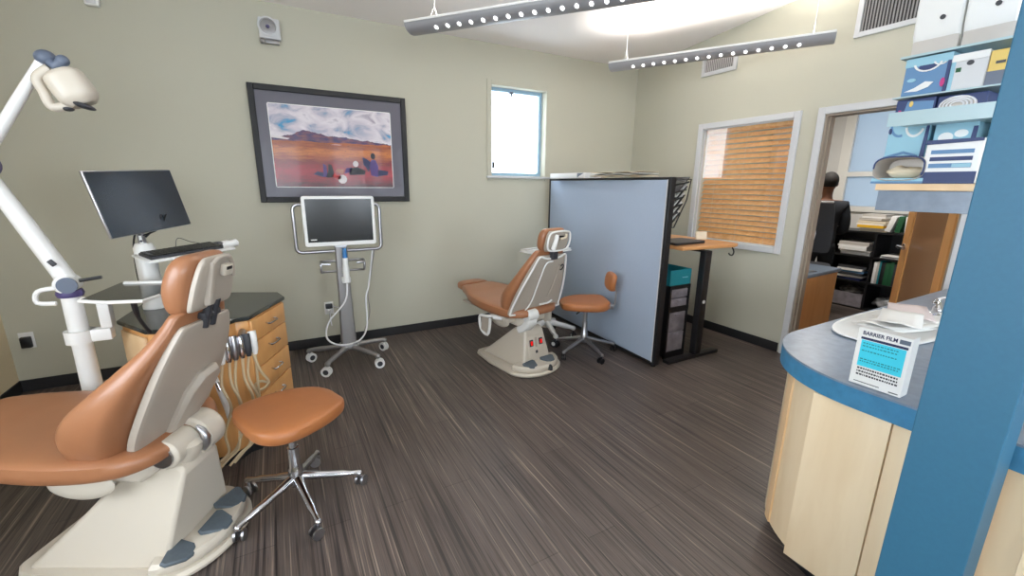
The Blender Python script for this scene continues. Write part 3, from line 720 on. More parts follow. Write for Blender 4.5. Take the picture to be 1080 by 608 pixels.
t = thing('computer_monitor', 'tilted widescreen monitor on a silver arm above the cabinet', 'monitor', (-.66, 3.0, .809))
def lc(p): return p-Vector((-.66, 3.0, .809))
from mathutils import Euler
w2, h2 = .2745, .1595
MT = Matrix.Translation(lc(Vector((-.608, 2.928, 1.4026)))) @ Matrix.Rotation(1.111, 4, 'Z') @ Matrix.Rotation(-.0421, 4, 'Y') @ Matrix.Rotation(-.1963, 4, 'X') @ Matrix.Rotation(PI/2, 4, 'X')
MB().box(-w2, w2, -h2, h2, -.014, -.002, .003, MT).box(-.12, .12, -.10, .08, -.035, -.014, .006, MT).build('casing', M['steel'], t)
MB().box(-w2+.006, w2-.003, -h2+.003, h2-.005, -.004, .0, .001, MT).build('screen', M['screen'], t, smooth=False)
bc = MT @ Vector((0, -.05, -.03))
MB().lathe([(0, 0), (.055, 0), (.055, .02), (.05, .03), (.048, .34), (.036, .365), (0, .37)], seg=28).build('column', M['white'], t)
MB().tube([(.0, .0, .36), (.0, -.01, .42), bc+Vector((0, .02, -.02)), bc], [.02, .018, .018, .03], 10, 3).build('monitor_arm', M['white'], t)
pa = MB().obox((0, -.022, .43), .035, .012, .16, (.15, 0, 0), .004)
pa.build('perforated_bracket', M['steel'], t)
for k in range(4): MB().cyl((0, -.03+.002*k*0-.0, .38+.035*k), (0, -.036, .38+.035*k), .006, seg=10).build('bracket_hole', M['dark'], t)
for pts in (((.02, -.02, .40), (.06, -.03, .44), (.10, -.02, .50), (.09, .0, .53)), ((.01, -.02, .41), (.04, -.03, .42), (.09, -.01, .45), (.12, .0, .52)), ((-.02, 0, .44), (-.045, .01, .35), (-.055, .02, .2), (-.05, .02, .12))):
    MB().tube(pts, .005, 6, 4).build('cable', M['black'], t)
ka, kb = P(160, 276, y=2.78), P(243, 262, y=2.98)
kx = (kb-ka).normalized(); ky = Vector((-.20, .97, .10)); ky = (ky-kx*ky.dot(kx)).normalized(); kz = kx.cross(ky)
def KM(o, org=Vector((0, 0, 0))): o = o-org; return Matrix(((kx.x, ky.x, kz.x, o.x), (kx.y, ky.y, kz.y, o.y), (kx.z, ky.z, kz.z, o.z), (0, 0, 0, 1)))
mo = Vector((-.66, 3.0, .809)); kl = (kb-ka).length
MB().box(-.01, kl+.03, 0, .21, -.012, .0, .004, KM(ka, mo)).build('shelf', M['white'], t)
MB().tube([KM(ka, mo) @ Vector(p) for p in ((kl+.0, .10, -.006), (kl+.06, .10, .0), (kl+.10, .10, .006))], [.03, .022, .006], 10, 3).build('shelf_handle', M['white'], t)
MB().tube([Vector((0, 0, .30)), Vector((.03, -.02, .32)), KM(ka, mo) @ Vector((.10, .12, -.012))], .016, 10, 3).build('shelf_arm', M['white'], t)
t = thing('keyboard', 'black computer keyboard on the white shelf beside the monitor arm', 'keyboard', ka)
MB().box(.005, .36, .02, .16, .001, .016, .004, KM(ka, ka)).build('keyboard_body', M['dark'], t)
b = MB()
for r in range(5):
    for c in range(14): b.box(.012+.0245*c, .033+.0245*c, .026+.0262*r, .047+.0262*r, .016, .022, 0, KM(ka, ka))
b.build('keys', M['black'], t, smooth=False)
mp_ = KM(ka) @ Vector((kl-.02, .10, .001))
t = thing('computer_mouse', 'dark computer mouse at the raised end of the keyboard shelf', 'mouse', mp_)
MB().lathe([(1, 0), (.98, .3), (.8, .7), (.45, .93), (0, 1)], M=KM(Vector((0, 0, 0))) @ Matrix.Diagonal((.045, .028, .026, 1)), seg=24).build('mouse_body', M['dark'], t)
MB().tube([KM(Vector()) @ Vector(p) for p in ((-.03, .02, .01), (-.10, .07, .03), (-.16, .08, .06), (-.17, .10, .01))], .002, 6, 5).build('cable', M['dark'], t)

# handpiece holder and hoses in front of the cabinet
hh_ = P(250, 361, y=2.47)
t = thing('handpiece_holder', 'cluster of chrome handpieces with beige hoses hanging on the cabinet front', 'handpiece holder', hh_)
MB().tube([(.02, .11, .02), (.01, .04, .0), (0, .0, -.02)], .018, 10, 3).build('bracket', M['steel'], t)
MB().obox((.0, -.02, -.02), .19, .04, .05, (.3, .12, .5), .012).build('holder_bar', M['steel'], t)
for k in range(6):
    f = -.08+.032*k
    x, y = f*.85, f*.5-.035
    MB().tube([(x, y, .035+.006*(k % 3)), (x+.004, y-.012, -.01), (x+.004, y-.014, -.075)], [.019, .017, .011], 12, 2).build('handpiece', (M['white'], M['chrome'], M['steel'], M['chrome'], M['dark'], M['white'])[k], t)
    x2 = x+.02*math.sin(k*2.3)
    MB().tube([(x+.004, y-.014, -.07), (x-.01+.012*(k % 2), y-.035, -.18), (x2+.015, y-.04, -.30), (x2-.03+.02*(k % 3), y-.02, -.44), (x2-.03, y, -.56), (x2-.08, y-.02, -.60), (x2-.13, y-.05, -.64)], .0065, 8, 5).build('hose', M['hose'], t)
MB().tube([(.06, -.01, -.06), (.085, -.03, -.16), (.115, -.01, -.24), (.08, -.03, -.27), (.05, -.02, -.25), (.075, -.0, -.235), (.12, -.01, -.25)], .007, 8, 5).build('hose', M['hose'], t)
MB().tube([(-.11, -.05, -.14), (-.095, -.06, -.22), (-.065, -.09, -.36)], [.012, .014, .017], 12, 3).build('suction_wand', M['white'], t)
MB().tube([(-.12, -.04, -.10), (-.108, -.05, -.16), (-.09, -.07, -.22)], [.009, .011, .009], 12, 3).build('suction_tip', M['chrome'], t)
MB().tube([(-.12, -.05, -.09), (-.15, -.06, -.26), (-.19, -.08, -.36), (-.2, -.07, -.46)], .006, 8, 4).build('hose', M['hose'], t)

# ---------------------------------------------------------------- dental light with pole
px_, py_ = P(85, 355, y=2.66).x, 2.66
t = thing('dental_light', 'white overhead dental lamp on a jointed arm and pole behind the foreground chair', 'dental lamp', (px_, py_, 0))
def ld(p): return p-Vector((px_, py_, 0))
MB().lathe([(0, 0), (.14, 0), (.14, .02), (.05, .035), (.042, .06), (.040, .5), (.036, .98), (0, .98)], seg=28).build('pole', M['white'], t)
cl = MB().lathe([(.055, 0), (.055, .06), (.041, .06), (.041, 0)], c=(0, 0, .755), seg=28).box(.03, .12, -.03, .03, .755, .815, .008)
cl.build('clamp', M['white'], t)
MB().box(.085, .13, -.03, .03, .816, .975, .008).build('tray_bracket', M['white'], t)
j = MB().lathe([(0, 0), (.045, 0), (.05, .015), (.045, .03), (0, .03)], c=(0, 0, .98)).build('swivel', M['purple'], t)
MB().cyl((.0, -.045, 1.04), (.0, .045, 1.04), .042, seg=26).build('elbow_housing', M['white'], t, bev=.008)
MB().cyl((.012, -.055, 1.04), (.012, -.045, 1.04), .036, seg=26).build('elbow_ring', M['slate'], t)
MB().tube([(.05, -.03, 1.055), (.13, -.03, 1.065)], .008, 8).build('brake_knob', M['black'], t)
MB().tube([(-.03, -.04, 1.03), (-.09, -.04, 1.02), (-.10, -.04, 0.97), (-.04, -.04, 0.96)], .01, 8, 4).build('cable_loop', M['white'], t)
e1 = ld(P(-22, 174, y=py_))
s0 = Vector((-.0, 0, 1.06))
MB().tube([s0, s0.lerp(e1, .5), e1], [.037, .035, .028], 16).build('lower_arm', M['white'], t)
mid = s0.lerp(e1, .17); MB().obox(mid+Vector((.01, -.045, 0)), .02, .01, .03, (0, -.6, 0), .003).build('arm_badge', M['dark'], t)
MB().cyl(e1+Vector((0, -.045, 0)), e1+Vector((0, .045, 0)), .05, seg=20).build('elbow_joint', M['purple'], t)
e2 = ld(P(44, 64, y=py_-.08))
MB().tube([e1, e1.lerp(e2, .6), e2], [.022, .021, .017], 14).build('upper_arm', M['white'], t)
k1 = ld(P(48, 61, y=py_-.08)); k2 = ld(P(66, 64, y=py_-.1)); k3 = ld(P(59, 70, y=py_-.1))
MB().ell(k1, .035, .035, .03).ell(k2, .022, .022, .022).tube([k1, k3, k2], .02, 12, 2).build('head_joint', M['slate'], t)
# lamp head: rounded white housing narrowing to the lens
h0 = ld(P(62, 74, y=py_-.1)); h1 = ld(P(90, 111, y=py_-.1)); ax = (h1-h0).normalized()
rg = []
sd_ = Vector((0, 1, 0)); up_ = ax.cross(sd_).normalized()
for f, w, d in stn([(0, .02, .03), (.02, .04, .045), (.10, .055, .058), (.2, .065, .064), (.75, .066, .066), (.97, .045, .046), (1, .04, .04)], 3):
    c = h0.lerp(h1, f); rg.append([c+sd_*a+up_*b for a, b in sell(d, w, 24, .7)])
MB().loft(rg).build('lamp_head', M['offwhite'], t)
g0 = ld(P(39, 82, y=py_-.1)); g1 = ld(P(56, 113, y=py_-.1)); g2 = ld(P(76, 110, y=py_-.1))
MB().tube([ld(P(52, 72, y=py_-.1)), g0, ld(P(46, 97, y=py_-.1)), g1, g2], .018, 10, 5).build('handle', M['offwhite'], t)
MB().ell(ld(P(88, 111.5, y=py_-.12)), .04, .04, .012, M=Matrix.Rotation(.35, 3, 'Y')).build('lens', M['dark'], t)
MB().ell(ld(P(72, 115, y=py_-.1)), .02, .02, .01).build('lens_knob', M['dark'], t)

# glass bracket tray held between lamp pole and cabinet
tr = thing('instrument_tray', 'smoked glass instrument tray with white rim hanging beside the white lamp pole', 'tray', P(130, 308, z=.99))
c = P(130, 308, z=.99)
def tp(u, v): p = P(u, v, z=.99)-c; return (p.x, p.y)
poly = [tp(83, 318), tp(128, 299), tp(180, 298), tp(180, 303), tp(168, 312), tp(150, 318), tp(112, 319.5)]
MB().prism(poly, -.004, .004).build('tray_surface', M['granite'], tr, smooth=False)
MB().tube([Vector((x, y, 0)) for x, y in poly[4:] + poly[:1]], .008, 8).build('rim', M['white'], tr)
MB().tube([Vector((x, y, 0)) for x, y in poly[2:5]], .008, 8).build('rim', M['black'], tr)
MB().tube([Vector(tp(132, 300)).to_3d()+Vector((0, 0, .0)), Vector(tp(182, 299)).to_3d()], .016, 10).build('grip', M['white'], tr)
a = P(80, 312, z=.99)-c
MB().tube([Vector((a.x+.02, a.y, -.02)), Vector((*tp(90, 312), -.02)), Vector((*tp(120, 309), -.012))], .012, 8).build('support_arm', M['white'], tr)
p = Vector(tp(140, 316)).to_3d(); MB().tube([p+Vector((0, 0, -.01)), p+Vector((.005, .01, -.09)), p+Vector((.03, .03, -.17))], [.012, .008, .009], 8, 3).build('hanging_lead', M['black'], tr)

# ---------------------------------------------------------------- intra-oral scanner cart
SX, SY = .43, 3.72
t = thing('scanner_cart', 'silver wheeled scanner cart with a white-framed screen under the landscape picture', 'scanner cart', (SX, SY, 0))
def ls(u, v, y=SY): return P(u, v, y=y)-Vector((SX, SY, 0))
star_base(t, 5, .33, M['alu'], M['white'], ang=math.radians(-58+2), bright=M['dark'], wheel=.04, hub=.115, leg_r=(.024, .018), rise=.02)
MB().prism(rrect(.075, .06, .02), .12, .16, bev=.006).build('base_hub', M['alu'], t)
zt = 1.12
MB().loft([[Vector((px, py, z)) for px, py in rrect(w, d, .012)] for z, w, d in ((.15, .062, .035), (.6, .050, .03), (1.0, .047, .026), (1.06, .05, .025))]).build('column', M['alu'], t)
MB().loft([[Vector((px, py, z)) for px, py in rrect(w, d, .012)] for z, w, d in ((1.0, .052, .03), (1.08, .055, .028), (1.14, .08, .02), (1.165, .13, .015))]).build('neck', M['steel'], t)
def rp(w, h, r, zc, y, n=5): return [Vector((px, y, zc+py)) for px, py in rrect(w, h, r, n)]
tl, trr, br_ = ls(311, 216), ls(402, 214), ls(402, 262)
cxm = (tl.x+trr.x)/2; wz = (tl.z+br_.z)/2
hw = (trr.x-tl.x)/2
MB().tube(rp(hw, (tl.z-br_.z)/2, .04, wz, 0), .014, 10, close=True).build('loop_frame', M['steel'], t)
a0, a1 = ls(316.5, 207, SY-.05), ls(397, 257, SY-.05)
sw, sh_ = (a1.x-a0.x)/2, (a0.z-a1.z)/2; sc = Vector(((a0.x+a1.x)/2, -.05, (a0.z+a1.z)/2))
Mx = Matrix(((1, 0, 0, sc.x), (0, 0, -1, sc.y), (0, 1, 0, sc.z), (0, 0, 0, 1)))
MB().prism(rrect(sw, sh_, .02), -.03, .012, M=Mx, bev=.004).build('monitor_housing', M['white'], t)
MB().prism(rrect(sw-.024, sh_-.028, .003), .0125, .0145, M=Mx @ Matrix.Translation((0, .006, 0))).build('screen', M['screen2'], t, smooth=False)
MB().prism(rrect(.022, .004, .002), .0145, .0155, M=Mx @ Matrix.Translation((-sw+.065, -sh_+.055, 0))).build('status_mark', M['white'], t, smooth=False)
MB().prism(rrect(.03, .004, .002), .0125, .0135, M=Mx @ Matrix.Translation((0, -sh_+.013, 0))).build('maker_badge', M['paper'], t, smooth=False)
for s in (-1, 1):
    MB().tube([(s*.05, -.01, .885), (s*.14, -.01, .885), (s*.165, -.05, .885), (s*.165, -.05, .81), (s*.14, -.01, .80), (s*.05, -.01, .80)], .010, 8, 3).build('side_handle', M['steel'], t)
    MB().tube([(s*.165, -.05, .885), (s*.16, -.09, .88), (s*.10, -.10, .875)], .010, 8, 3).build('side_handle', M['steel'], t)
w0, w1 = ls(363, 262, SY-.08), ls(366, 298, SY-.08)
MB().tube([w0, w0.lerp(w1, .3)], [.014, .02], 12).build('wand_tip', M['bluetip'], t)
MB().tube([w0.lerp(w1, .28), w0.lerp(w1, .6), w1], [.021, .026, .028], 14, 3).build('wand', M['white'], t)
MB().obox(w1+Vector((0, .035, .015)), .07, .05, .05, (0, 0, 0), .01).build('wand_cradle', M['white'], t)
MB().tube([w1+Vector((0, 0, -.01)), ls(364, 318, SY-.1), ls(347, 340, SY-.13), ls(345, 357, SY-.16), ls(358, 364, SY-.2), ls(378, 360, SY-.15), ls(387, 345, SY-.05), ls(386, 315, SY), ls(389, 300, SY+.05), ls(393, 262, SY+.02)], .007, 8, 6).build('wand_cable', M['whose'], t)
MB().tube([ls(395, 262, SY+.03), ls(391, 290, SY+.05), ls(388, 310, SY+.05), ls(390, 330, SY+.04), ls(384, 350, SY)], .004, 6, 5).build('power_cable', M['alu'], t)

# ---------------------------------------------------------------- framed picture
def art():
    m = mat('landscape_print', (1, 1, 1, 1), .25, coat=.0, spec=.4); nt = m.node_tree; b = nt.nodes['Principled BSDF']; b.inputs['Coat Weight'].default_value = .12; b.inputs['Coat Roughness'].default_value = .03
    N = nt.nodes.new; Lk = nt.links.new
    tc = N('ShaderNodeTexCoord'); sp = N('ShaderNodeSeparateXYZ'); Lk(tc.outputs['Generated'], sp.inputs[0])
    def ns(scale, sc, det=4, dist=0, lo=None):
        mp = N('ShaderNodeMapping'); mp.inputs['Scale'].default_value = sc; Lk(tc.outputs['Generated'], mp.inputs[0])
        t = N('ShaderNodeTexNoise'); t.inputs['Scale'].default_value = scale; t.inputs['Detail'].default_value = det; t.inputs['Distortion'].default_value = dist; Lk(mp.outputs[0], t.inputs['Vector']); return t.outputs['Fac']
    def ma(op, a, b_):
        n = N('ShaderNodeMath'); n.operation = op
        for i, q in enumerate((a, b_)):
            if isinstance(q, (int, float)): n.inputs[i].default_value = q
            else: Lk(q, n.inputs[i])
        return n.outputs[0]
    def ramp(f, els):
        r = N('ShaderNodeValToRGB'); e = r.color_ramp.elements; e[0].position, e[0].color = els[0][0], els[0][1]; e[1].position, e[1].color = els[-1][0], els[-1][1]
        for p_, c_ in els[1:-1]: q = e.new(p_); q.color = c_
        Lk(f, r.inputs[0]); return r.outputs[0]
    def mix(f, a, b_):
        n = N('ShaderNodeMix'); n.data_type = 'RGBA'; Lk(f, n.inputs[0]); Lk(a, n.inputs[6]); Lk(b_, n.inputs[7]); return n.outputs[2]
    x, z = sp.outputs[0], sp.outputs[2]
    sky = ramp(ns(2.4, (2.2, 1, 2.6), 5, .6), [(.33, rgb(66, 142, 186)), (.39, rgb(160, 164, 186)), (.48, rgb(206, 198, 208)), (.60, rgb(226, 220, 226)), (.72, rgb(160, 150, 168))])
    fld = ramp(ma('ADD', z, ma('MULTIPLY', ma('SUBTRACT', ns(5, (1.5, 1, 7), 6, .4), .5), .22)), [(0, rgb(66, 16, 24)), (.1, rgb(122, 14, 30)), (.2, rgb(150, 22, 38)), (.32, rgb(118, 26, 24)), (.38, rgb(150, 74, 34)), (.45, rgb(188, 108, 42)), (.52, rgb(136, 64, 32)), (.6, rgb(176, 96, 44))])
    dots = ns(40, (1, 1, 2.4), 3); dk = ma('GREATER_THAN', dots, .64)
    dcol = ramp(dk, [(0, rgb(60, 26, 26)), (1, rgb(60, 26, 26))]); fld = mix(ma('MULTIPLY', dk, .6), fld, dcol)
    rg_ = N('ShaderNodeValToRGB'); rg_.color_ramp.interpolation = 'B_SPLINE'; e = rg_.color_ramp.elements
    e[0].position = 0; e[0].color = (.60, .60, .60, 1); e[1].position = 1; e[1].color = (.575, .575, .575, 1)
    for p_, c_ in ((.10, .625), (.17, .65), (.24, .72), (.34, .69), (.42, .655), (.52, .65), (.60, .64), (.70, .625), (.85, .605)): q_ = e.new(p_); q_.color = (c_, c_, c_, 1)
    Lk(x, rg_.inputs[0]); edge = ma('ADD', rg_.outputs[0], ma('MULTIPLY', ma('SUBTRACT', ns(9.0, (1.6, 0, 0), 5), .5), .07))
    hill = ma('LESS_THAN', z, ma('ADD', edge, .0)); low = ma('LESS_THAN', z, ma('ADD', ma('MULTIPLY', ns(2, (3, 0, 0), 3), .05), .545))
    mcol = ramp(ns(9, (1.6, 1, 3), 5), [(.35, rgb(52, 46, 92)), (.5, rgb(92, 60, 88)), (.65, rgb(128, 78, 84))])
    c_ = mix(hill, sky, mcol); c_ = mix(low, c_, fld)
    Lk(c_, b.inputs['Base Color']); return m
pc = [P(258.5, 87.5, y=YB), P(426.5, 104, y=YB), P(431, 212, y=YB), P(276.5, 214, y=YB)]
x0, x1 = (pc[0].x+pc[3].x)/2, (pc[1].x+pc[2].x)/2; z1, z0 = (pc[0].z+pc[1].z)/2, (pc[2].z+pc[3].z)/2
t = thing('framed_picture', 'wide landscape picture of red tundra and people in a black frame on the back wall', 'picture', ((x0+x1)/2, YB, z0))
w, h = (x1-x0)/2, z1-z0; f = .045
b = MB()
for q in ((-w, -w+f, 0, h), (w-f, w, 0, h), (-w+f, w-f, 0, f), (-w+f, w-f, h-f, h)): b.box(q[0], q[1], -.035, -.001, q[2], q[3], .004)
b.build('picture_frame', mat('black_frame', rgb(16, 16, 20), .55), t, smooth=False)
MB().box(-w+f, w-f, -.018, -.004, f, h-f).build('mat_board', mat('grey_mat_board', rgb(88, 86, 98), .4, coat=.08), t, smooth=False)
cc = Vector(((x0+x1)/2, YB, z0))
i0 = P(282, 108, y=YB)-cc; i1 = P(413, 190, y=YB)-cc; i2 = P(292, 197, y=YB)-cc; i3 = P(411, 121, y=YB)-cc
ax0, ax1 = (i0.x+i2.x)/2, (i1.x+i3.x)/2; az0, az1 = i2.z, (i0.z+i3.z)/2
pr_ = MB().box(ax0, ax1, -.0205, -.0185, az0, az1).build('landscape_print', art(), t, smooth=False)
MB().box(ax0-.006, ax0, -.0205, -.0185, az0, az1).box(ax1, ax1+.006, -.0205, -.0185, az0, az1).box(ax0, ax1, -.0205, -.0185, az0-.006, az0).box(ax0, ax1, -.0205, -.0185, az1, az1+.006).build('print_border', M['paper'], t, smooth=False)
aw, ah = ax1-ax0, az1-az0
def blob(pts, m, nm='painted_figure', y=-.0215):
    MB().prism([(ax0+a*aw, az0+b_*ah) for a, b_ in pts], 0, .0012, M=Matrix(((1, 0, 0, 0), (0, 0, 1, y), (0, 1, 0, 0), (0, 0, 0, 1)))).build(nm, m, t, smooth=False)
def circ(cx_, cy_, rx, ry, n=10): return [(cx_+rx*math.cos(2*PI*k/n), cy_+ry*math.sin(2*PI*k/n)) for k in range(n)]
pm = lambda n_, *c_: mat('painted_'+n_, rgb(*c_), .4)
pu, bk, wh, rd, flesh, nv_ = pm('violet', 78, 54, 118), pm('black', 26, 24, 34), pm('white', 214, 208, 210), pm('red', 190, 48, 50), pm('flesh', 178, 130, 116), pm('navy', 40, 40, 84)
blob([(.80, .16), (.86, .14), (.87, .28), (.845, .37), (.81, .37), (.785, .3)], pu); blob(circ(.825, .42, .022, .042), bk); blob([(.78, .2), (.80, .34), (.765, .38), (.73, .40), (.735, .30), (.76, .26)], nv_)
blob([(.86, .15), (.95, .17), (.96, .22), (.87, .24)], nv_); blob([(.60, .16), (.74, .17), (.75, .22), (.68, .27), (.61, .25)], bk); blob(circ(.665, .31, .026, .04), wh)
blob([(.56, .18), (.62, .2), (.63, .26), (.58, .25)], pu); blob(circ(.54, .105, .04, .06), wh); blob(circ(.51, .13, .02, .03), rd); blob([(.45, .14), (.48, .11), (.50, .14), (.48, .19)], rd)
blob([(.40, .12), (.46, .13), (.47, .2), (.455, .29), (.43, .3), (.42, .2)], bk); blob([(.38, .13), (.415, .13), (.41, .28), (.385, .3)], pu); blob([(.30, .16), (.38, .13), (.38, .19), (.33, .2)], nv_); blob([(.48, .2), (.55, .17), (.56, .23), (.5, .24)], flesh)
blob([(.0, .60), (.12, .585), (.14, .60), (.06, .62), (0, .625)], wh, 'painted_lake'); blob([(.46, .545), (.54, .54), (.56, .55), (.5, .56)], flesh, 'painted_lake')

# wall speaker, outlets
wp = P(284, 30, y=YB-.05)
t = thing('wall_speaker', 'small square white alarm horn with a round grille high on the back wall', 'alarm horn', (wp.x, YB, wp.z))
MB().box(-.075, .075, -.055, -.001, -.075, .075, .012).build('housing', M['trim'], t)
Mr = Matrix.Rotation(PI/2, 4, 'X')
MB().lathe([(.068, 0), (.07, .012), (.058, .016), (.054, .002), (0, .002)], M=Mr, c=(-.01, -.055, .01), seg=32).build('ring', M['trim'], t)
MB().lathe([(.054, .002), (.03, .006), (.012, .004), (0, .012)], M=Mr, c=(-.01, -.0555, .01), seg=32).build('grille', M['alu'], t)
MB().lathe([(.014, 0), (.01, .01), (0, .012)], M=Mr, c=(-.01, -.062, .01), seg=20).build('dome', M['purple'], t)
MB().box(-.07, .06, -.05, -.001, -.105, -.078, .004).ell((-.055, -.05, -.095), .022, .022, .022).build('bracket', M['alu'], t)
sp_ = P(98, 1, y=YB)
t = thing('motion_sensor', 'small white sensor housing at the top edge of the back wall above the lamp', 'sensor', (sp_.x, YB, sp_.z))
MB().box(-.04, .04, -.05, -.001, -.04, .05, .012).build('housing', M['white'], t)
MB().box(-.025, .025, -.054, -.049, -.03, .0, .004).build('sensor_window', M['trim'], t)
def outlet(u, v, label, style):
    p = P(u, v, y=YB); t = thing('wall_outlet', label, 'outlet', (p.x, YB, p.z))
    MB().box(-.04, .04, -.007, -.001, -.06, .06, .003).build('cover_plate', M['white'], t)
    if style: MB().box(-.028, .028, -.04, -.0075, -.05, .03, .006).build('plug_adapter', M['black'], t)
    else:
        MB().box(-.03, .03, -.03, -.0075, .0, .045, .005).build('plug', M['dark'], t)
        MB().box(-.015, .015, -.045, -.0075, -.04, -.005, .005).build('plug', M['white'], t)
        MB().tube([(0, -.04, -.03), (0, -.05, -.09), (.005, -.05, -.16)], .006, 8, 4).tube([(.03, -.02, .02), (.09, -.03, .0), (.16, -.04, .0)], .004, 8, 4).build('cord', M['whose'], t)
outlet(29, 359, 'wall outlet with a black plug-in block, low at the far left of the back wall', True)
outlet(347, 325, 'wall outlet with cords plugged in, behind the scanner cart', False)

# ---------------------------------------------------------------- hanging light fixtures
hole_m = mat('lit_slot', (1, 1, 1, 1), .5, emit=(1, 1, 1, 1), estr=2.2)
fx_m = mat('fixture_grey', rgb(150, 150, 153), .4)
def fixture(p0, p1, label, nh, power, sl):
    c = (p0+p1)/2; d = p1-p0; L = d.length; t = thing('pendant_light', label, 'ceiling lamp', c, math.atan2(d.y, d.x), 'perforated pendant lamps')
    prof = [(.5*.17*math.cos(a), -.055*math.sin(a)) for a in [PI*k/12 for k in range(13)]]
    inner = [(x*.95, z*.92) for x, z in prof][::-1]
    cs = prof+inner
    MB().loft([[Vector((s*L/2, y, z)) for y, z in cs] for s in (-1, 1)]).build('perforated_shade', fx_m, t)
    for s in (-1, 1): MB().loft([[Vector((s*(L/2-.002+q), y*.99, z*.99)) for y, z in prof] for q in (0, .004)]).build('end_cap', fx_m, t, smooth=False)
    b = MB()
    for s in (-1, 1): b.box(-L/2, L/2, s*.085-.006, s*.085+.006, -.002, .012, .002)
    b.build('rim', M['white'], t)
    n_ = int((L-.40)/.088)
    for a in sl:
        y, z = .0855*math.cos(a), -.0555*math.sin(a)
        n = Vector((0, math.cos(a)/.085, -math.sin(a)/.055)).normalized(); tt = Vector((0, -n.z, n.y))
        first = MB().loft([[Vector((0, y, z))+n*q+Vector((1, 0, 0))*.013*math.cos(g)+tt*.018*math.sin(g) for g in [2*PI*i/14 for i in range(14)]] for q in (-.001, .0008)]).build('lit_slot', hole_m, t, smooth=False)
        for k in range(n_+1):
            o = first if k == 0 else first.copy()
            if k: C.objects.link(o)
            o.location.x = -(n_*.088)/2+k*.088
    MB().cyl((-L/2+.05, 0, -.012), (L/2-.05, 0, -.012), .013, seg=12).build('lamp_tube', mat('lamp_tube', (1, 1, 1, 1), .5, emit=(1, .97, .93, 1), estr=6), t)
    for s in (-.42, .42):
        x = s*L; wy = c.y+math.sin(t.rotation_euler.z)*x; top = ceil_z(wy)-c.z
        MB().tube([(x, -.07, .0), (x, 0, min(.1, top*.6)), (x, 0, top-.001)], .0012, 6).tube([(x, .07, .0), (x, 0, min(.1, top*.6))], .0012, 6).build('suspension_wire', M['white'], t)
    la = bpy.data.lights.new('uplight', 'AREA'); la.shape = 'RECTANGLE'; la.size = L*.9; la.size_y = .10; la.energy = power; la.color = (1, .96, .90); la.spread = math.radians(125)
    lo = bpy.data.objects.new('uplight', la); C.objects.link(lo); lo.parent = t; lo.location = (0, 0, .02); lo.rotation_euler = (PI, 0, 0)
    return t
z_f = 2.58
pL0, pL1 = P(434, 28, z=z_f), P(600, 2, z=z_f)
d = (pL1-pL0).normalized(); fixture(pL0, pL0+d*2.4, 'grey perforated pendant lamp hanging nearest, cut off by the top of the picture', 22, 32, (.35, 2.15))
pM0, pM1 = P(645, 69, z=z_f), P(881, 37, z=z_f)
fixture(pM0, pM1, 'grey perforated pendant lamp hanging in front of the vent, the farther one', 17, 32, (2.15,))
# ---------------------------------------------------------------- counter
def offset_poly(poly, d):
    n = len(poly); o = []
    for i in range(n):
        a, b, c = Vector(poly[i-1]), Vector(poly[i]), Vector(poly[(i+1) % n])
        e1 = (b-a).normalized(); e2 = (c-b).normalized(); n1 = Vector((e1.y, -e1.x)); n2 = Vector((e2.y, -e2.x))
        m = (n1+n2).normalized(); o.append(tuple(b+m*(d/max(.3, m.dot(n1)))))
    return o
CX0, CY1, RR = 1.59, .985, .42
arc = [(CX0+RR+RR*math.cos(a), CY1-RR+RR*math.sin(a)) for a in [PI-(PI/2)*k/24 for k in range(25)]]
outl = [(3.98, CY1+.02)] + arc[::-1] + [(CX0, -.8), (2.35, -.8), (2.35, .05), (3.98, .05)]
area = sum(outl[i-1][0]*outl[i][1]-outl[i][0]*outl[i-1][1] for i in range(len(outl)))
if area < 0: outl = outl[::-1]
ctop = MB().prism(outl, .868, .875).build('laminate_worktop', M['lam'], smooth=False)
tag(ctop, 'slate blue laminate counter top with rounded corner, in the right foreground', 'worktop')
ins = offset_poly(outl, -.002)
MB().prism(outl, .80, .8675).build('edge_band', M['edge'], ctop, smooth=True)
t = thing('counter_cabinet', 'pale birch counter cabinet with rounded corner in the right foreground', 'cabinet', (0, 0, 0))
body = offset_poly(outl, -.035); toe = offset_poly(outl, -.10)
if abs(body[1][0]) > 99: pass
MB().prism(body, .10, .799).build('cabinet_body', M['birch'], t, smooth=True)
MB().prism(toe, 0, .0995).build('toe_kick', M['black'], t, smooth=True)
# corner strip, seams, door and drawers on the near face
bx = CX0+.035
def arcpt(a, r): return (CX0+RR+r*math.cos(a), CY1-RR+r*math.sin(a))
r_ = RR-.035
MB().loft([[Vector((*arcpt(a, r_+.008), z)) for a in (2.30, 2.36, 2.42)] + [Vector((*arcpt(a, r_+.0005), z)) for a in (2.42, 2.36, 2.30)] for z in (.104, .796)]).build('corner_strip', M['maple'], t)
sm = mat('seam_shadow_gap', rgb(92, 60, 40), .8)
def panel(y0_, y1_, z0_, z1_, nm, m=M['birch']): return MB().box(bx-.016, bx-.0005, y0_, y1_, z0_, z1_, .002).build(nm, m, t)
panel(.475, .70, .104, .796, 'fixed_panel')
panel(.245, .470, .104, .796, 'fixed_panel')
panel(.235, .243, .104, .796, 'face_frame', M['maple2'])
d1 = panel(-.19, .165, .66, .79, 'drawer'); d2 = panel(-.19, .165, .104, .655, 'door')
for dd, z in ((d1, .73), (d2, .61)): MB().tube([(bx-.016, -.06, z), (bx-.04, -.06, z), (bx-.04, .04, z), (bx-.016, .04, z)], .005, 8).build('handle', M['chrome'], dd)

# ---------------------------------------------------------------- blue post
t = MB().box(1.44, 1.56, .222, .383, 0, ceil_z(.3)-.002, .003).build('blue_post', M['blue'], smooth=False)
tag(t, 'square blue painted post rising in the right foreground', 'post')
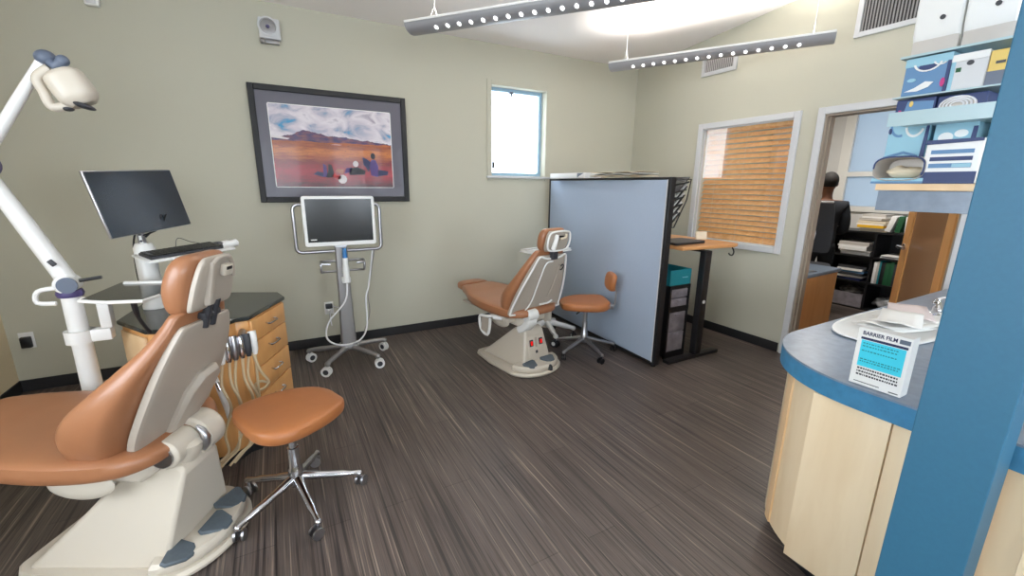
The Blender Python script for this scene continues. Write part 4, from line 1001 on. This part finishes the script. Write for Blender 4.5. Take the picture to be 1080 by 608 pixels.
# ---------------------------------------------------------------- shelf and cartons
SX0 = 1.68
def q(u, v): return P(u, v, x=SX0)
sz = 1.516
ysh = q(923, 198).y
t = thing('wall_shelf', 'small shelf with maple nosing and slate blue apron fixed to the blue post', 'shelf', (SX0, ysh, 0))
MB().box(0, .30, -.52, 0, sz-.02, sz, .001).build('shelf_board', M['maple'], t, smooth=False)
MB().box(.006, .29, -.51, -.008, sz-.082, sz-.021, .001).build('apron', M['lam'], t, smooth=False)
MB().box(-.11, -.001, -.385, -.31, sz-.06, sz-.025, .002).build('bracket', M['blue'], t, smooth=False)
pat1 = (M['white'], M['dbox'], M['mbox'])
def carton(label, u0, u1, vt, vb, x0, dep, body_m, marks=(), lid=None, open_=False, cat='carton', name='glove_carton', tilt=0, zb=None):
    """a carton whose near face spans the surveyed width and height, standing dep deep"""
    a = P(u0, (vt+vb)/2, x=x0); b_ = P(u1, (vt+vb)/2, x=x0)
    zt_ = P((u0+u1)/2, vt, x=x0).z; z0_ = P((u0+u1)/2, vb, x=x0).z if zb is None else zb
    w = abs(a.y-b_.y); h = zt_-z0_; yc = (a.y+b_.y)/2
    t = thing(name, label, cat, (x0, yc, z0_), tilt, 'glove and supply cartons stacked on the shelf')
    if open_:
        th = .003
        def ring_(x, k): return [Vector((x, py, h*.55+pz)) for py, pz in sell(w/2*k, h*.45*k, 28, .6)]
        MB().loft([ring_(dep, 1), ring_(.0, 1.0), ring_(-.006, .97), ring_(.004, .88), ring_(dep*.7, .86)]).build('carton_body', M['tissue'], t)
        MB().box(.0, dep, -w/2, w/2, 0, h*.2, .002).build('carton_base', body_m, t, smooth=False)
        MB().tube(ring_(-.004, .965)[:17], .0025, 6).build('torn_rim', M['dbox'], t)
        o = MB().ell((dep*.45, 0, h*.42), dep*.42, w*.36, h*.22).build('gloves', M['cream'], t)
        for vtx in o.data.vertices:
            n_ = noise.noise(vtx.co*40); vtx.co.z += n_*.01
    else:
        MB().box(0, dep, -w/2, w/2, 0, h, .003).build('carton_body', body_m, t, smooth=False)
    if lid: MB().box(-.0015, dep+.001, -w/2-.001, w/2+.001, h*.78, h+.001, .001).build('lid', lid, t, smooth=False)
    for k, (m, pts) in enumerate(marks):
        MB().loft([[Vector((xx, w/2-fa*w, fb*h)) for fa, fb in pts] for xx in (-.0005-.0006*(k+1), .0)]).build('printed_mark', m, t, smooth=False)
    return t, w, h
def el(cx_, cy_, rx, ry, n=14): return [(cx_+rx*math.cos(2*PI*k/n), cy_+ry*math.sin(2*PI*k/n)) for k in range(n)]
def swoosh(cx_, cy_, r, a0_, a1_, th, n=10):
    A = [a0_+(a1_-a0_)*k/n for k in range(n+1)]
    return [(cx_+r*math.cos(a), cy_+r*.8*math.sin(a)) for a in A]+[(cx_+(r-th)*math.cos(a), cy_+(r-th)*.8*math.sin(a)) for a in A[::-1]]
# row 1
carton('open carton of grey gloves at the left end of the shelf', 921, 976, 165, 191, SX0+.01, .12, M['lbox'], [(M['mbox'], [(0, 0), (1, 0), (1, .08), (0, .08)])], open_=True, zb=sz+.001)
carton('white carton with three blue bars standing on the shelf next to the post', 974, 1033, 147, 191, SX0+.012, .13, M['white'],
       [(M['dbox'], [(0, 0), (1, 0), (1, .27), (0, .27)]), (M['mbox'], [(.12, .36), (.88, .36), (.88, .46), (.12, .46)]), (M['dbox'], [(.12, .52), (.88, .52), (.88, .61), (.12, .61)]), (M['mbox'], [(.12, .68), (.88, .68), (.88, .77), (.12, .77)]), (M['lbox'], [(.55, .37), (.88, .37), (.88, .45), (.55, .45)]), (M['dbox'], [(0, .9), (1, .93), (1, 1), (0, 1)])], zb=sz+.001)
# clear acrylic dispenser frame holding the upper rows
fr = thing('glove_dispenser', 'white tiered dispenser rack holding the upper glove cartons', 'rack', (SX0+.0, q(960, 120).y, 0))
def rz(v, u=960): return P(u, v, x=SX0+.14).z
zr = [P(985, v, x=SX0+.02).z for v in (124, 122, 103, 60)]
tier1 = P(985, 125, x=SX0).z; tier2 = P(985, 98, x=SX0).z; tier3 = P(1000, 52, x=SX0).z
yA, yB = q(938, 120).y-.0, q(1052, 120).y
oy = fr.location.y
ac = mat('frosted_acrylic', rgb(176, 200, 206), .25)
b = MB()
for z in (tier1, ):
    b.box(.0, .25, yB-oy, yA-oy, z-.003, z+.003).box(-.001, .003, yB-oy, yA-oy, z-.012, z+.028)
b.box(.25, .256, yB-oy, yA-oy, sz+.002, tier3+.02).box(.15, .252, yB-oy, yB-oy+.005, sz+.002, tier3).box(.0, .252, yB-oy, yA-oy, tier2-.003, tier2+.001).box(.0, .252, yB-oy, yA-oy, tier3-.003, tier3+.003)
b.build('frame', ac, fr, smooth=False)
# row 1b behind the open cartons
dmk = [(M['white'], el(.30, .26, .18, .07)), (M['white'], el(.62, .18, .13, .05)), (M['mbox'], swoosh(.30, .98, .26, 3.2, 5.0, .05)), (M['white'], swoosh(.66, .95, .24, 3.3, 5.9, .05)), (M['dbox'], [(.86, 0), (1, 0), (1, 1), (.94, 1)]), (M['magenta'], el(.88, .2, .04, .10)), (M['dbox'], el(.06, .88, .04, .05)), (M['mbox'], [(0, .42), (.5, .5), (.85, .44), (.85, .47), (.5, .54), (0, .46)])]
carton('light blue patterned carton standing behind the open carton of grey gloves', 933, 975, 130, 190, SX0+.14, .10, M['lbox'], dmk, zb=sz+.001)
carton('light blue carton standing behind the white carton with blue bars', 981, 1026, 128, 190, SX0+.148, .095, M['lbox'], [(M['white'], el(.3, .75, .18, .08)), (M['white'], el(.65, .8, .16, .06)), (M['dbox'], [(.86, .4), (1, .4), (1, .9), (.9, .9)])], zb=sz+.001)
# row 2 (dark)
carton('dark blue carton with a red and white corner on the lower tier of the dispenser', 945, 986, 104, 122, SX0+.01, .13, M['dbox'], [(M['mbox'], [(.2, .1), (.95, .1), (.95, .8), (.3, .9)]), (M['white'], el(.28, .22, .09, .2)), (M['magenta'], [(.1, 0), (.2, 0), (.16, .5), (.1, .5)]), (M['yellow'], el(.4, .75, .05, .14))], zb=tier1+.004)
t, w, h = carton('dark blue carton of coiled grey tubing on the lower tier of the dispenser', 988, 1040, 99, 121, SX0+.012, .13, M['dbox'], [(M['tissue'], el(.45, .5, .38, .42, 20))], zb=tier1+.004)
for k in range(4): MB().tube([(-.004, -.0+w*.06+w*(.36-.075*k)*math.cos(2*PI*i/18), h*.5+h*(.40-.08*k)*math.sin(2*PI*i/18)) for i in range(18)], .0022, 6, close=True).build('coil', M['whose'], t)
# row 3
carton('light blue patterned carton with pale lid on the upper tier of the dispenser', 954, 1001, 60, 98, SX0+.01, .13, M['mbox'], [(M['dbox'], el(.5, .72, .2, .12)), (M['white'], swoosh(.5, .86, .32, 3.3, 6.1, .05)), (M['white'], [(.08, .12), (.3, .2), (.52, .34), (.7, .3), (.6, .18), (.36, .1)]), (M['lbox'], el(.2, .42, .1, .05)), (M['white'], swoosh(.78, .85, .16, 3.3, 5.6, .04)), (M['dbox'], [(.93, .0), (1, 0), (1, .8), (.93, .8)]), (M['magenta'], el(.9, .25, .05, .12))], lid=M['lbox'], zb=tier2+.002)
carton('pale grey carton with blue edge on the upper tier of the dispenser', 1002, 1040, 56, 97, SX0+.012, .13, M['trim'], [(M['lbox'], [(0, 0), (.12, 0), (.12, 1), (0, 1)]), (M['dark'], el(.52, .72, .1, .07)), (M['green'], [(.16, .5), (.3, .5), (.3, .62), (.16, .62)]), (M['white'], [(0, .8), (1, .8), (1, 1), (0, 1)])], zb=tier2+.002)
carton('yellow carton beside the pale grey one on the upper tier', 1041, 1066, 52, 97, SX0+.012, .12, M['yellow'], [(M['dark'], [(.3, .6), (.7, .6), (.7, .68), (.3, .68)]), (M['slate'], [(0, 0), (1, 0), (1, .4), (0, .4)])], zb=tier2+.002)
# towel dispensers: white drum fronted tubs
for lab, u0, u1, vb in (('left one of two big white plastic dispensers on top of the rack', 964, 1014, 50), ('right one of two big white plastic dispensers on top of the rack, nearest the post', 1015, 1072, 48)):
    a = P(u0, 30, x=SX0+.01); b_ = P(u1, 30, x=SX0+.01); w = abs(a.y-b_.y); z0_ = tier3+.004; yc = (a.y+b_.y)/2
    t = thing('towel_dispenser', lab, 'dispenser', (SX0+.02, yc, z0_), 0, 'white dispensers above the cartons')
    pr2 = [(.22, .0), (.02, .0), (.005, .012), (-.012, .05), (-.018, .12), (-.015, .30), (.01, .40), (.22, .40)]
    MB().loft([[Vector((x, s*w/2*.985, z)) for x, z in pr2] for s in (-1, 1)]).build('cover', M['white'], t, bev=.006)
    MB().box(-.006, .21, -w/2*.97, w/2*.97, -.001, .045, .006).build('lower_tray', M['tissue'], t)
    MB().cyl((-.017, -w*.1, .085), (-.02, -w*.1, .085), .006, seg=12).build('lock', M['dark'], t)

# ---------------------------------------------------------------- things on the counter
bl_, br2 = P(894.5, 402, z=.876), P(949, 420.5, z=.876)
dv = (br2-bl_); W_ = dv.length; ang = math.atan2(dv.y, dv.x)
tl_ = P(907.6, 339.6, y=bl_.y); hh = .19
t = thing('barrier_film_box', 'white and cyan carton printed BARRIER FILM standing at the counter edge', 'carton', bl_, ang)
MB().box(0, W_, 0, .05, 0, hh, .002).build('carton_body', M['white'], t, smooth=False)
Mf = Matrix(((1, 0, 0, 0), (0, 0, -1, -.0008), (0, 1, 0, 0), (0, 0, 0, 1)))
def pm_(x0, x1, z0, z1, m, nm='printed_panel'): MB().box(x0*W_, x1*W_, -.0014, -.0002, z0*hh, z1*hh).build(nm, m, t, smooth=False)
pm_(.1, .93, .34, .80, M['cyan']); pm_(.08, .95, .81, .85, M['navy']); pm_(.78, .97, .885, .955, M['slate']); pm_(.1, .6, .055, .066, M['dark']); pm_(.78, .95, .035, .05, M['dark'])
text('BARRIER FILM', .017, Mf @ Matrix.Translation((W_*.42, hh*.92, 0)), M['navy'], t, 'lettering', sx=W_*.64)
for k, (z, n) in enumerate(((.30, 22), (.245, 18), (.19, 22))):
    b = MB(); rr2 = random.Random(k)
    x = .12
    while x < .9:
        ww = rr2.uniform(.015, .05); b.box(x*W_, (x+ww)*W_, -.0012, -.0002, (z-.014)*hh, (z+.014)*hh); x += ww+.015
    b.build('small_print', M['dark'], t, smooth=False)
b = MB(); rr2 = random.Random(9)
for z in (.75, .70, .62, .47, .43):
    x = .14
    while x < (.8 if z > .6 else .88):
        ww = rr2.uniform(.02, .06); b.box(x*W_, (x+ww)*W_, -.002, -.0014, (z-.009)*hh, (z+.009)*hh); x += ww+.02
b.build('printed_text', M['teal'], t, smooth=False)
# sink tray, papers, tap
c = P(932, 345, z=.876)
t = thing('counter_tray', 'white oval-edged tray set on the blue counter behind the film carton', 'tray', (c.x+.08, c.y-.03, .876), 0)
pl = sell(.42, .17, 40, .75)
MB().loft([[Vector((x*s, y*s, z)) for x, y in pl] for s, z in ((.96, 0), (1, .006), (1, .012), (.93, .014), (.86, .004), (.5, .003))]).build('tray_body', M['white'], t)
t = thing('paper_packets', 'loose pile of white and pink printed paper packets lying in the white tray', 'papers', (c.x+.10, c.y-.03, .885), 0)
rr2 = random.Random(4)
for k in range(7):
    pts = []
    ang2 = rr2.uniform(-.5, .5); ox, oy2 = rr2.uniform(-.14, .20), rr2.uniform(-.04, .04)
    n = 8; g = []
    for i in range(n):
        row = []
        for j_ in range(5):
            x, y = -.14+.28*i/(n-1), -.075+.15*j_/4
            zz = .006*k+.003+.010*noise.noise(Vector((x*12+k, y*14, k*3.1)))+.006*(i in (0, n-1))
            row.append(Vector((ox+x*math.cos(ang2)-y*math.sin(ang2), oy2+x*math.sin(ang2)+y*math.cos(ang2), max(.002, zz))))
        g.append(row)
    b = MB(); vs = [[b.bm.verts.new(p) for p in r] for r in g]
    for i in range(n-1):
        for j_ in range(4): b.bm.faces.new((vs[i][j_], vs[i+1][j_], vs[i+1][j_+1], vs[i][j_+1]))
    b.build('packet', (M['paper'], M['white'], mat('pinkish_paper', rgb(214, 200, 200), .7))[k % 3], t, solid=.0015)
tp_ = P(985, 333, z=.876)
t = thing('counter_tap', 'small chrome tap at the back edge of the white tray beside the post', 'tap', (tp_.x, tp_.y, .8755))
MB().lathe([(0, 0), (.028, 0), (.028, .008), (.016, .014), (.015, .06), (.018, .065), (.012, .085), (0, .088)]).build('tap_body', M['chrome'], t)
MB().tube([(0, 0, .05), (-.05, -.02, .075), (-.10, -.04, .06), (-.105, -.042, .045)], [.013, .011, .01, .01], 12, 4).build('spout', M['chrome'], t)
MB().tube([(0, 0, .085), (.02, -.03, .10), (.03, -.05, .102)], .007, 8, 3).build('tap_lever', M['chrome'], t)

# ---------------------------------------------------------------- far room things
t = thing('office_desk', 'maple desk with slate blue top just inside the doorway', 'desk', (4.50, 2.33, 0))
MB().prism([(-.36, -.30), (.36, -.25), (.36, .5), (-.36, .5)], .70, .732, bev=.004).build('desk_top', M['lam'], t)
MB().prism([(-.35, -.28), (.345, -.23), (.345, .48), (-.35, .48)], .0, .699).build('desk_body', M['maple2'], t, smooth=False)
# black shelving
UX0, UX1, UY0, UY1, UZ = 6.40, 6.80, 1.72, 2.98, .985
t = thing('shelving_unit', 'low black open shelving unit full of papers under the far office window', 'shelves', (UX0, UY0, 0))
b = MB(); ww = UX1-UX0; LL = UY1-UY0
divs = [0, .30, .72, LL]
for y in divs: b.box(0, ww, y-.012, y+.012, 0, UZ-.02)
for z in (.0, .335, .66, UZ-.02): b.box(0.0, ww, -.011, LL+.011, z, z+.02)
b.box(ww, ww+.008, -.01, LL+.01, 0, UZ)
b.build('carcass', M['black'], t, smooth=False)
def pile(label, yc, z, n, w, d, mats, th=.012, x=UX0+.17, name='paper_stack', cat='papers', jit=.02):
    t = thing(name, label, cat, (x, yc, z+.001)); rr = random.Random(len(label)*7+n)
    zz = 0
    for k in range(n):
        h = th*rr.uniform(.6, 1.4)
        MB().obox((rr.uniform(-jit, jit), rr.uniform(-jit, jit), zz+h/2), d, w*rr.uniform(.85, 1), h-.0006, (0, 0, rr.uniform(-.08, .08)), .001).build('sheaf', mats[k % len(mats)], t, smooth=False); zz += h
    return t
pa_, cr_, dk_, sb = M['paper'], M['cream'], M['dark'], M['lbox']
pile('pale papers piled on the left top of the black shelving under the far window', 2.52, UZ, 5, .30, .3, (cr_, pa_, M['amber'], pa_, cr_), .024)
pile('sloping grey papers on the uppermost pile on top of the black shelving', 2.53, UZ+.135, 3, .26, .28, (M['tissue'], pa_, M['tissue']), .02, x=UX0+.17)
pile('mixed white papers lying in the upper left compartment of the black shelving', 2.66, .68, 5, .34, .3, (pa_, M['tissue'], pa_), .03)
pile('blue and black folders lying in the middle left compartment of the black shelving', 2.66, .355, 6, .32, .3, (M['navy'], pa_, dk_, M['mbox'], pa_, dk_), .028)
pile('flat papers in the upper compartment near the door leaf', 2.22, .68, 3, .30, .3, (pa_, dk_, pa_), .012)
# upright binders
bn = [(M['paper'], .03), (M['tissue'], .025), (M['teal'], .02), (M['black'], .04), (M['green'], .045), (M['green'], .04), (dk_, .04), (M['mbox'], .02), (dk_, .04)]
y = 2.41
for k, (m, w) in enumerate(bn):
    lab = ['white binder leftmost of the row standing in the black shelving', 'grey binder second from left in the black shelving row', 'thin teal folder standing between grey and black binders', 'black binder standing right of the thin teal folder', 'dark green binder, left of the green pair in the shelving', 'dark green binder, right of the green pair in the shelving', 'charcoal binder right of the green pair in the shelving', 'thin mid-blue folder between charcoal binders in the shelving', 'charcoal binder rightmost of the row in the black shelving'][k]
    o = MB().box(0, .28, -w+.001, 0, 0, .27+.01*(k % 3), .002).build('ring_binder', m, loc=(UX0+.02, y, .3555)); tag(o, lab, 'binder', 'binders standing in the shelving'); y -= w
pile('white papers in the upper narrow compartment beside the door leaf', 1.87, .68, 4, .22, .28, (pa_, M['cream'], dk_, pa_), .02)
pile('dark folders in the middle narrow compartment beside the door leaf', 1.87, .355, 6, .22, .28, (dk_, M['green'], dk_, pa_), .025)
# upright magazine files on top
for lab, yy, m, lean in (('white magazine file leaning beside the papers on top of the shelving', 2.33, pa_, .25), ('dark green folder between white files on top of the shelving', 2.25, M['green'], .12), ('white magazine file next to the green folder on top of the shelving', 2.17, pa_, -.05), ('dark folder rightmost on top of the shelving', 2.06, dk_, 0)):
    o = MB().obox((.12, 0, .105), .24, .055, .19, (lean, 0, 0), .004).build('magazine_file', m, loc=(UX0+.02, yy, UZ+.002)); tag(o, lab, 'folder', 'files standing on top of the shelving')
t = thing('storage_bin', 'grey plastic bin with black and white cloth in the bottom of the black shelving', 'bin', (UX0+.17, 2.64, .0205))
b = MB(); b.box(-.16, .14, -.18, .18, 0, .006).box(-.16, -.154, -.18, .18, .006, .17).box(.134, .14, -.18, .18, .006, .17).box(-.154, .134, -.18, -.174, .006, .17).box(-.154, .134, .174, .18, .006, .17)
b.build('bin_body', M['clear'], t, smooth=False)
o = MB().ell((0, 0, .18), .12, .15, .05, 24, 14).build('cloth', mat('striped_cloth', rgb(90, 86, 84), .8, noise_amt=.9, noise_scale=14), t)
for v_ in o.data.vertices: v_.co.z += .03*noise.noise(v_.co*18)
o = MB().ell((0, 0, 0), .12, .15, .07, 28, 18).build('plastic_bag', M['bag'], loc=(UX0+.17, 2.24, .115))
for v_ in o.data.vertices: v_.co += v_.co.normalized()*.05*noise.noise(v_.co*16)
tag(o, 'crumpled clear plastic bag in the bottom of the black shelving beside the bin', 'bag')
# office chair and stand
oc = P(878, 228, x=4.72)
def mesh_chair(x, y, rz, label):
    t = thing('office_chair', label, 'office chair', (x, y, 0), rz)
    star_base(t, 5, .28, M['black'], M['black'], ang=.3)
    MB().cyl((0, 0, .1), (0, 0, .60), .022).build('gas_column', M['chrome'], t)
    seat_loft([(-.21, .66, .03, .12), (-.2, .67, .06, .2), (0, .675, .07, .235), (.18, .675, .07, .23), (.22, .66, .03, .15)]).build('seat', M['dark'], t)
    back_loft([(.83, -.20, .02, .15), (.85, -.205, .03, .20), (1.05, -.225, .025, .21), (1.33, -.255, .03, .18), (1.35, -.25, .02, .14)], dip=0).build('backrest', mat('grey_mesh', rgb(66, 70, 78), .8), t)
    MB().box(-.17, .17, -.262, -.225, 1.352, 1.372, .008).build('top_rail', M['trim'], t)
    MB().tube([(0, -.05, .62), (0, -.20, .66), (0, -.24, .8), (0, -.25, 1.0)], .02, 10, 3).build('back_bar', M['black'], t)
# frame stand on the desk
t = thing('document_stand', 'silver tubular document stand on the desk just inside the doorway', 'stand', (4.34, 2.24, .733), -.3)
for y in (-.12, .12): MB().tube([(0, y, .008), (.0, y, .20), (.03, y, .36), (.02, y*.9, .40)], .008, 8, 3).build('upright', M['steel'], t)
MB().tube([(.02, -.108, .40), (.02, .108, .40)], .008, 8).build('cross_rail', M['steel'], t)
MB().box(-.06, .12, -.13, .13, 0, .008, .003).build('foot_plate', M['steel'], t)
t = MB().box(-.04, .04, -.09, .09, 0, .15, .003).build('tissue_carton', M['lbox'], loc=(4.29, 2.24, .7415), rz=-.3)
tag(t, 'small light blue carton standing in the document stand on the far desk', 'carton')
MB().box(-.0415, -.04, -.088, .088, .05, .09).build('label_band', M['cream'], t, smooth=False)

# ---------------------------------------------------------------- person (seen from behind)
def skin_mesh(name, V, E, R, m, parent, sub=2):
    me = bpy.data.meshes.new(name); me.from_pydata(V, E, []); o = bpy.data.objects.new(name, me); C.objects.link(o)
    s = o.modifiers.new('skin', 'SKIN'); 
    for i, r in enumerate(R): 
        me.skin_vertices[0].data[i].radius = r if isinstance(r, tuple) else (r, r)
    me.skin_vertices[0].data[0].use_root = True
    sb_ = o.modifiers.new('sub', 'SUBSURF'); sb_.levels = sub; sb_.render_levels = sub
    bpy.context.view_layer.update()
    me2 = bpy.data.meshes.new_from_object(o.evaluated_get(bpy.context.evaluated_depsgraph_get()))
    bpy.data.objects.remove(o); me2.materials.clear(); me2.materials.append(m); me2.shade_smooth()
    o = bpy.data.objects.new(name, me2); C.objects.link(o); o.parent = parent
    return o
PX, PY = 5.66, P(869, 200, x=5.66).y-.05
per = thing('person', 'person in a dark jacket standing in the far office with their back to the room', 'person', (PX, PY, 0), math.radians(-50)); per.scale = (.94, .94, .94)
# local: +y forward
V = [(0, 0, .95), (0, .01, 1.08), (0, .0, 1.22), (0, -.01, 1.36), (0, .0, 1.45), (0, .02, 1.52), (0, .03, 1.58), (0, .035, 1.66)]
E = [(i, i+1) for i in range(7)]; R = [(.15, .11), (.135, .10), (.16, .11), (.15, .10), (.06, .06), (.052, .055), (.07, .085), (.06, .075)]
def add(p, r, frm): V.append(p); R.append(r); E.append((frm, len(V)-1)); return len(V)-1
for s in (-1, 1):
    k = add((s*.17, -.01, 1.40), .062, 3); k = add((s*.21, -.03, 1.20), .048, k); k = add((s*.225, -.01, 1.10), .044, k); k = add((s*.17, .12, 1.08), .036, k); k = add((s*.11, .24, 1.11), .026, k)
    k = add((s*.10, .28, 1.115), (.034, .018), k); k = add((s*.095, .325, 1.115), (.036, .014), k); hp_ = k
    for f in range(4):
        dx = (-.026+.0175*f)*s; l = (.62, .8, .75, .6)[f]
        a_ = add((s*.095+dx, .345, 1.113), .0088, hp_); b_ = add((s*.095+dx, .345+.035*l, 1.105), .008, a_); add((s*.095+dx*.9, .345+.055*l, 1.085), .007, b_)
    a_ = add((s*.07, .30, 1.105), .011, hp_-1); add((s*.05, .325, 1.095), .009, a_)
    k = add((s*.09, .0, .88), .088, 0); k = add((s*.10, .015, .50), .058, k); k = add((s*.10, -.015, .36), .056, k); k = add((s*.10, -.02, .09), .036, k); k = add((s*.105, .08, .035), (.035, .028), k); k = add((s*.11, .15, .028), (.03, .022), k)
body_o = skin_mesh('body', V, E, R, M['skin'], per)
def col(f):  # clothing: a slightly larger skin over the same joints
    return f
Vj = [(0, 0, .84), (0, .0, .98), (0, .005, 1.10), (0, -.005, 1.25), (0, -.012, 1.38), (0, -.005, 1.445)]
Ej = [(i, i+1) for i in range(5)]; Rj = [(.185, .135), (.175, .13), (.17, .125), (.19, .13), (.175, .115), (.08, .075)]
for s in (-1, 1):
    n0 = len(Vj)
    for p, r, f in (((s*.18, -.012, 1.395), .078, 4), ((s*.215, -.03, 1.20), .068, n0), ((s*.23, -.01, 1.09), .064, n0+1), ((s*.17, .12, 1.075), .054, n0+2), ((s*.125, .215, 1.10), .046, n0+3)):
        Vj.append(p); Rj.append(r); Ej.append((f, len(Vj)-1))
skin_mesh('jacket', Vj, Ej, Rj, M['suit'], body_o)
Vt = [(0, 0, .93), (0, 0, .99)]; Et = [(0, 1)]; Rt = [(.16, .12), (.155, .115)]
for s in (-1, 1):
    n0 = len(Vt)
    for p, r, f in (((s*.092, 0, .84), .105, 0), ((s*.10, .012, .50), .078, n0), ((s*.10, -.015, .34), .072, n0+1), ((s*.10, -.02, .07), .06, n0+2)):
        Vt.append(p); Rt.append(r); Et.append((f, len(Vt)-1))
skin_mesh('trousers', Vt, Et, Rt, M['suit'], body_o)
for s in (-1, 1):
    MB().loft([[Vector((s*.108+x, y, z)) for x, y in sell(w, l, 16, .8)] for z, w, l in ((.0, .045, .14), (.02, .048, .145), (.05, .04, .12), (.085, .03, .06))]).build('shoe', M['black'], body_o).location = (0, .055, 0)
b = MB().ell((0, .03, 1.665), .083, .102, .115, 28, 20); ho = b.build('head', M['skin'], body_o)
MB().ell((0, .135, 1.645), .012, .02, .022).ell((0, .125, 1.61), .028, .012, .008).build('nose_and_mouth', M['skin'], ho)
for s in (-1, 1):
    MB().ell((s*.084, .02, 1.65), .012, .022, .032).build('ear', M['skin'], body_o)
    MB().ell((s*.032, .118, 1.675), .012, .008, .008).build('eye', M['white'], body_o)
MB().ell((0, .013, 1.69), .092, .106, .108, 28, 20).build('hair', M['hair'], body_o)
for o in list(C.objects):
    if o.name.startswith('hair'):
        for v_ in o.data.vertices:
            if v_.co.y > .07 and v_.co.z < 1.73: v_.co.y = .07; 
            if v_.co.z < 1.585: v_.co.z = 1.585
mesh_chair(5.22, 2.60, math.radians(-66), 'grey mesh office chair with a white top rail in front of the standing person')

# ---------------------------------------------------------------- light
def area(name, loc, rot, sx, sy, e, col_, parent=None):
    la = bpy.data.lights.new(name, 'AREA'); la.shape = 'RECTANGLE'; la.size = sx; la.size_y = sy; la.energy = e; la.color = col_
    o = bpy.data.objects.new(name, la); C.objects.link(o); o.location = loc; o.rotation_euler = rot
    return o
for W in FW: area('daylight', ((W[0]+W[1])/2, YF-.25, (W[2]+W[3])/2), (PI/2, 0, 0), W[1]-W[0], W[3]-W[2], 70, (.86, .93, 1))
area('daylight', (XL-.3, (LW[0]+LW[1])/2, (LW[2]+LW[3])/2), (PI/2, 0, -PI/2), LW[1]-LW[0], LW[3]-LW[2], 50, (.9, .95, 1))
lp = thing('added_far_lamp', 'added round lamp, out of view, that brightens the far office', 'ceiling lamp', (5.4, 2.6, 2.748))  # added out of view to light the far office, no known fitting
MB().lathe([(0, -.05), (.12, -.04), (.15, -.015), (.155, 0), (0, 0)]).build('added_glow_disc', mat('added_lamp_glow', (1, 1, 1, 1), .5, emit=(1, .95, .88, 1), estr=5), lp)
area('lamp', (5.4, 2.6, 2.68), (0, 0, 0), .4, .4, 45, (1, .94, .86))  # fill light added under that unseen disc
w = bpy.data.worlds.new('sky'); bpy.context.scene.world = w; w.use_nodes = True
bg = w.node_tree.nodes['Background']; bg.inputs[0].default_value = (.80, .90, 1, 1); bg.inputs[1].default_value = 8.0
sc = bpy.context.scene
sc.view_settings.view_transform = 'Standard'; sc.view_settings.look = 'None'; sc.view_settings.gamma = 1; sc.view_settings.use_curve_mapping = False
sc.view_settings.exposure = -0.15
sc.cycles.max_bounces = 8; sc.cycles.diffuse_bounces = 5; sc.cycles.use_denoising = True; sc.cycles.sample_clamp_indirect = 6
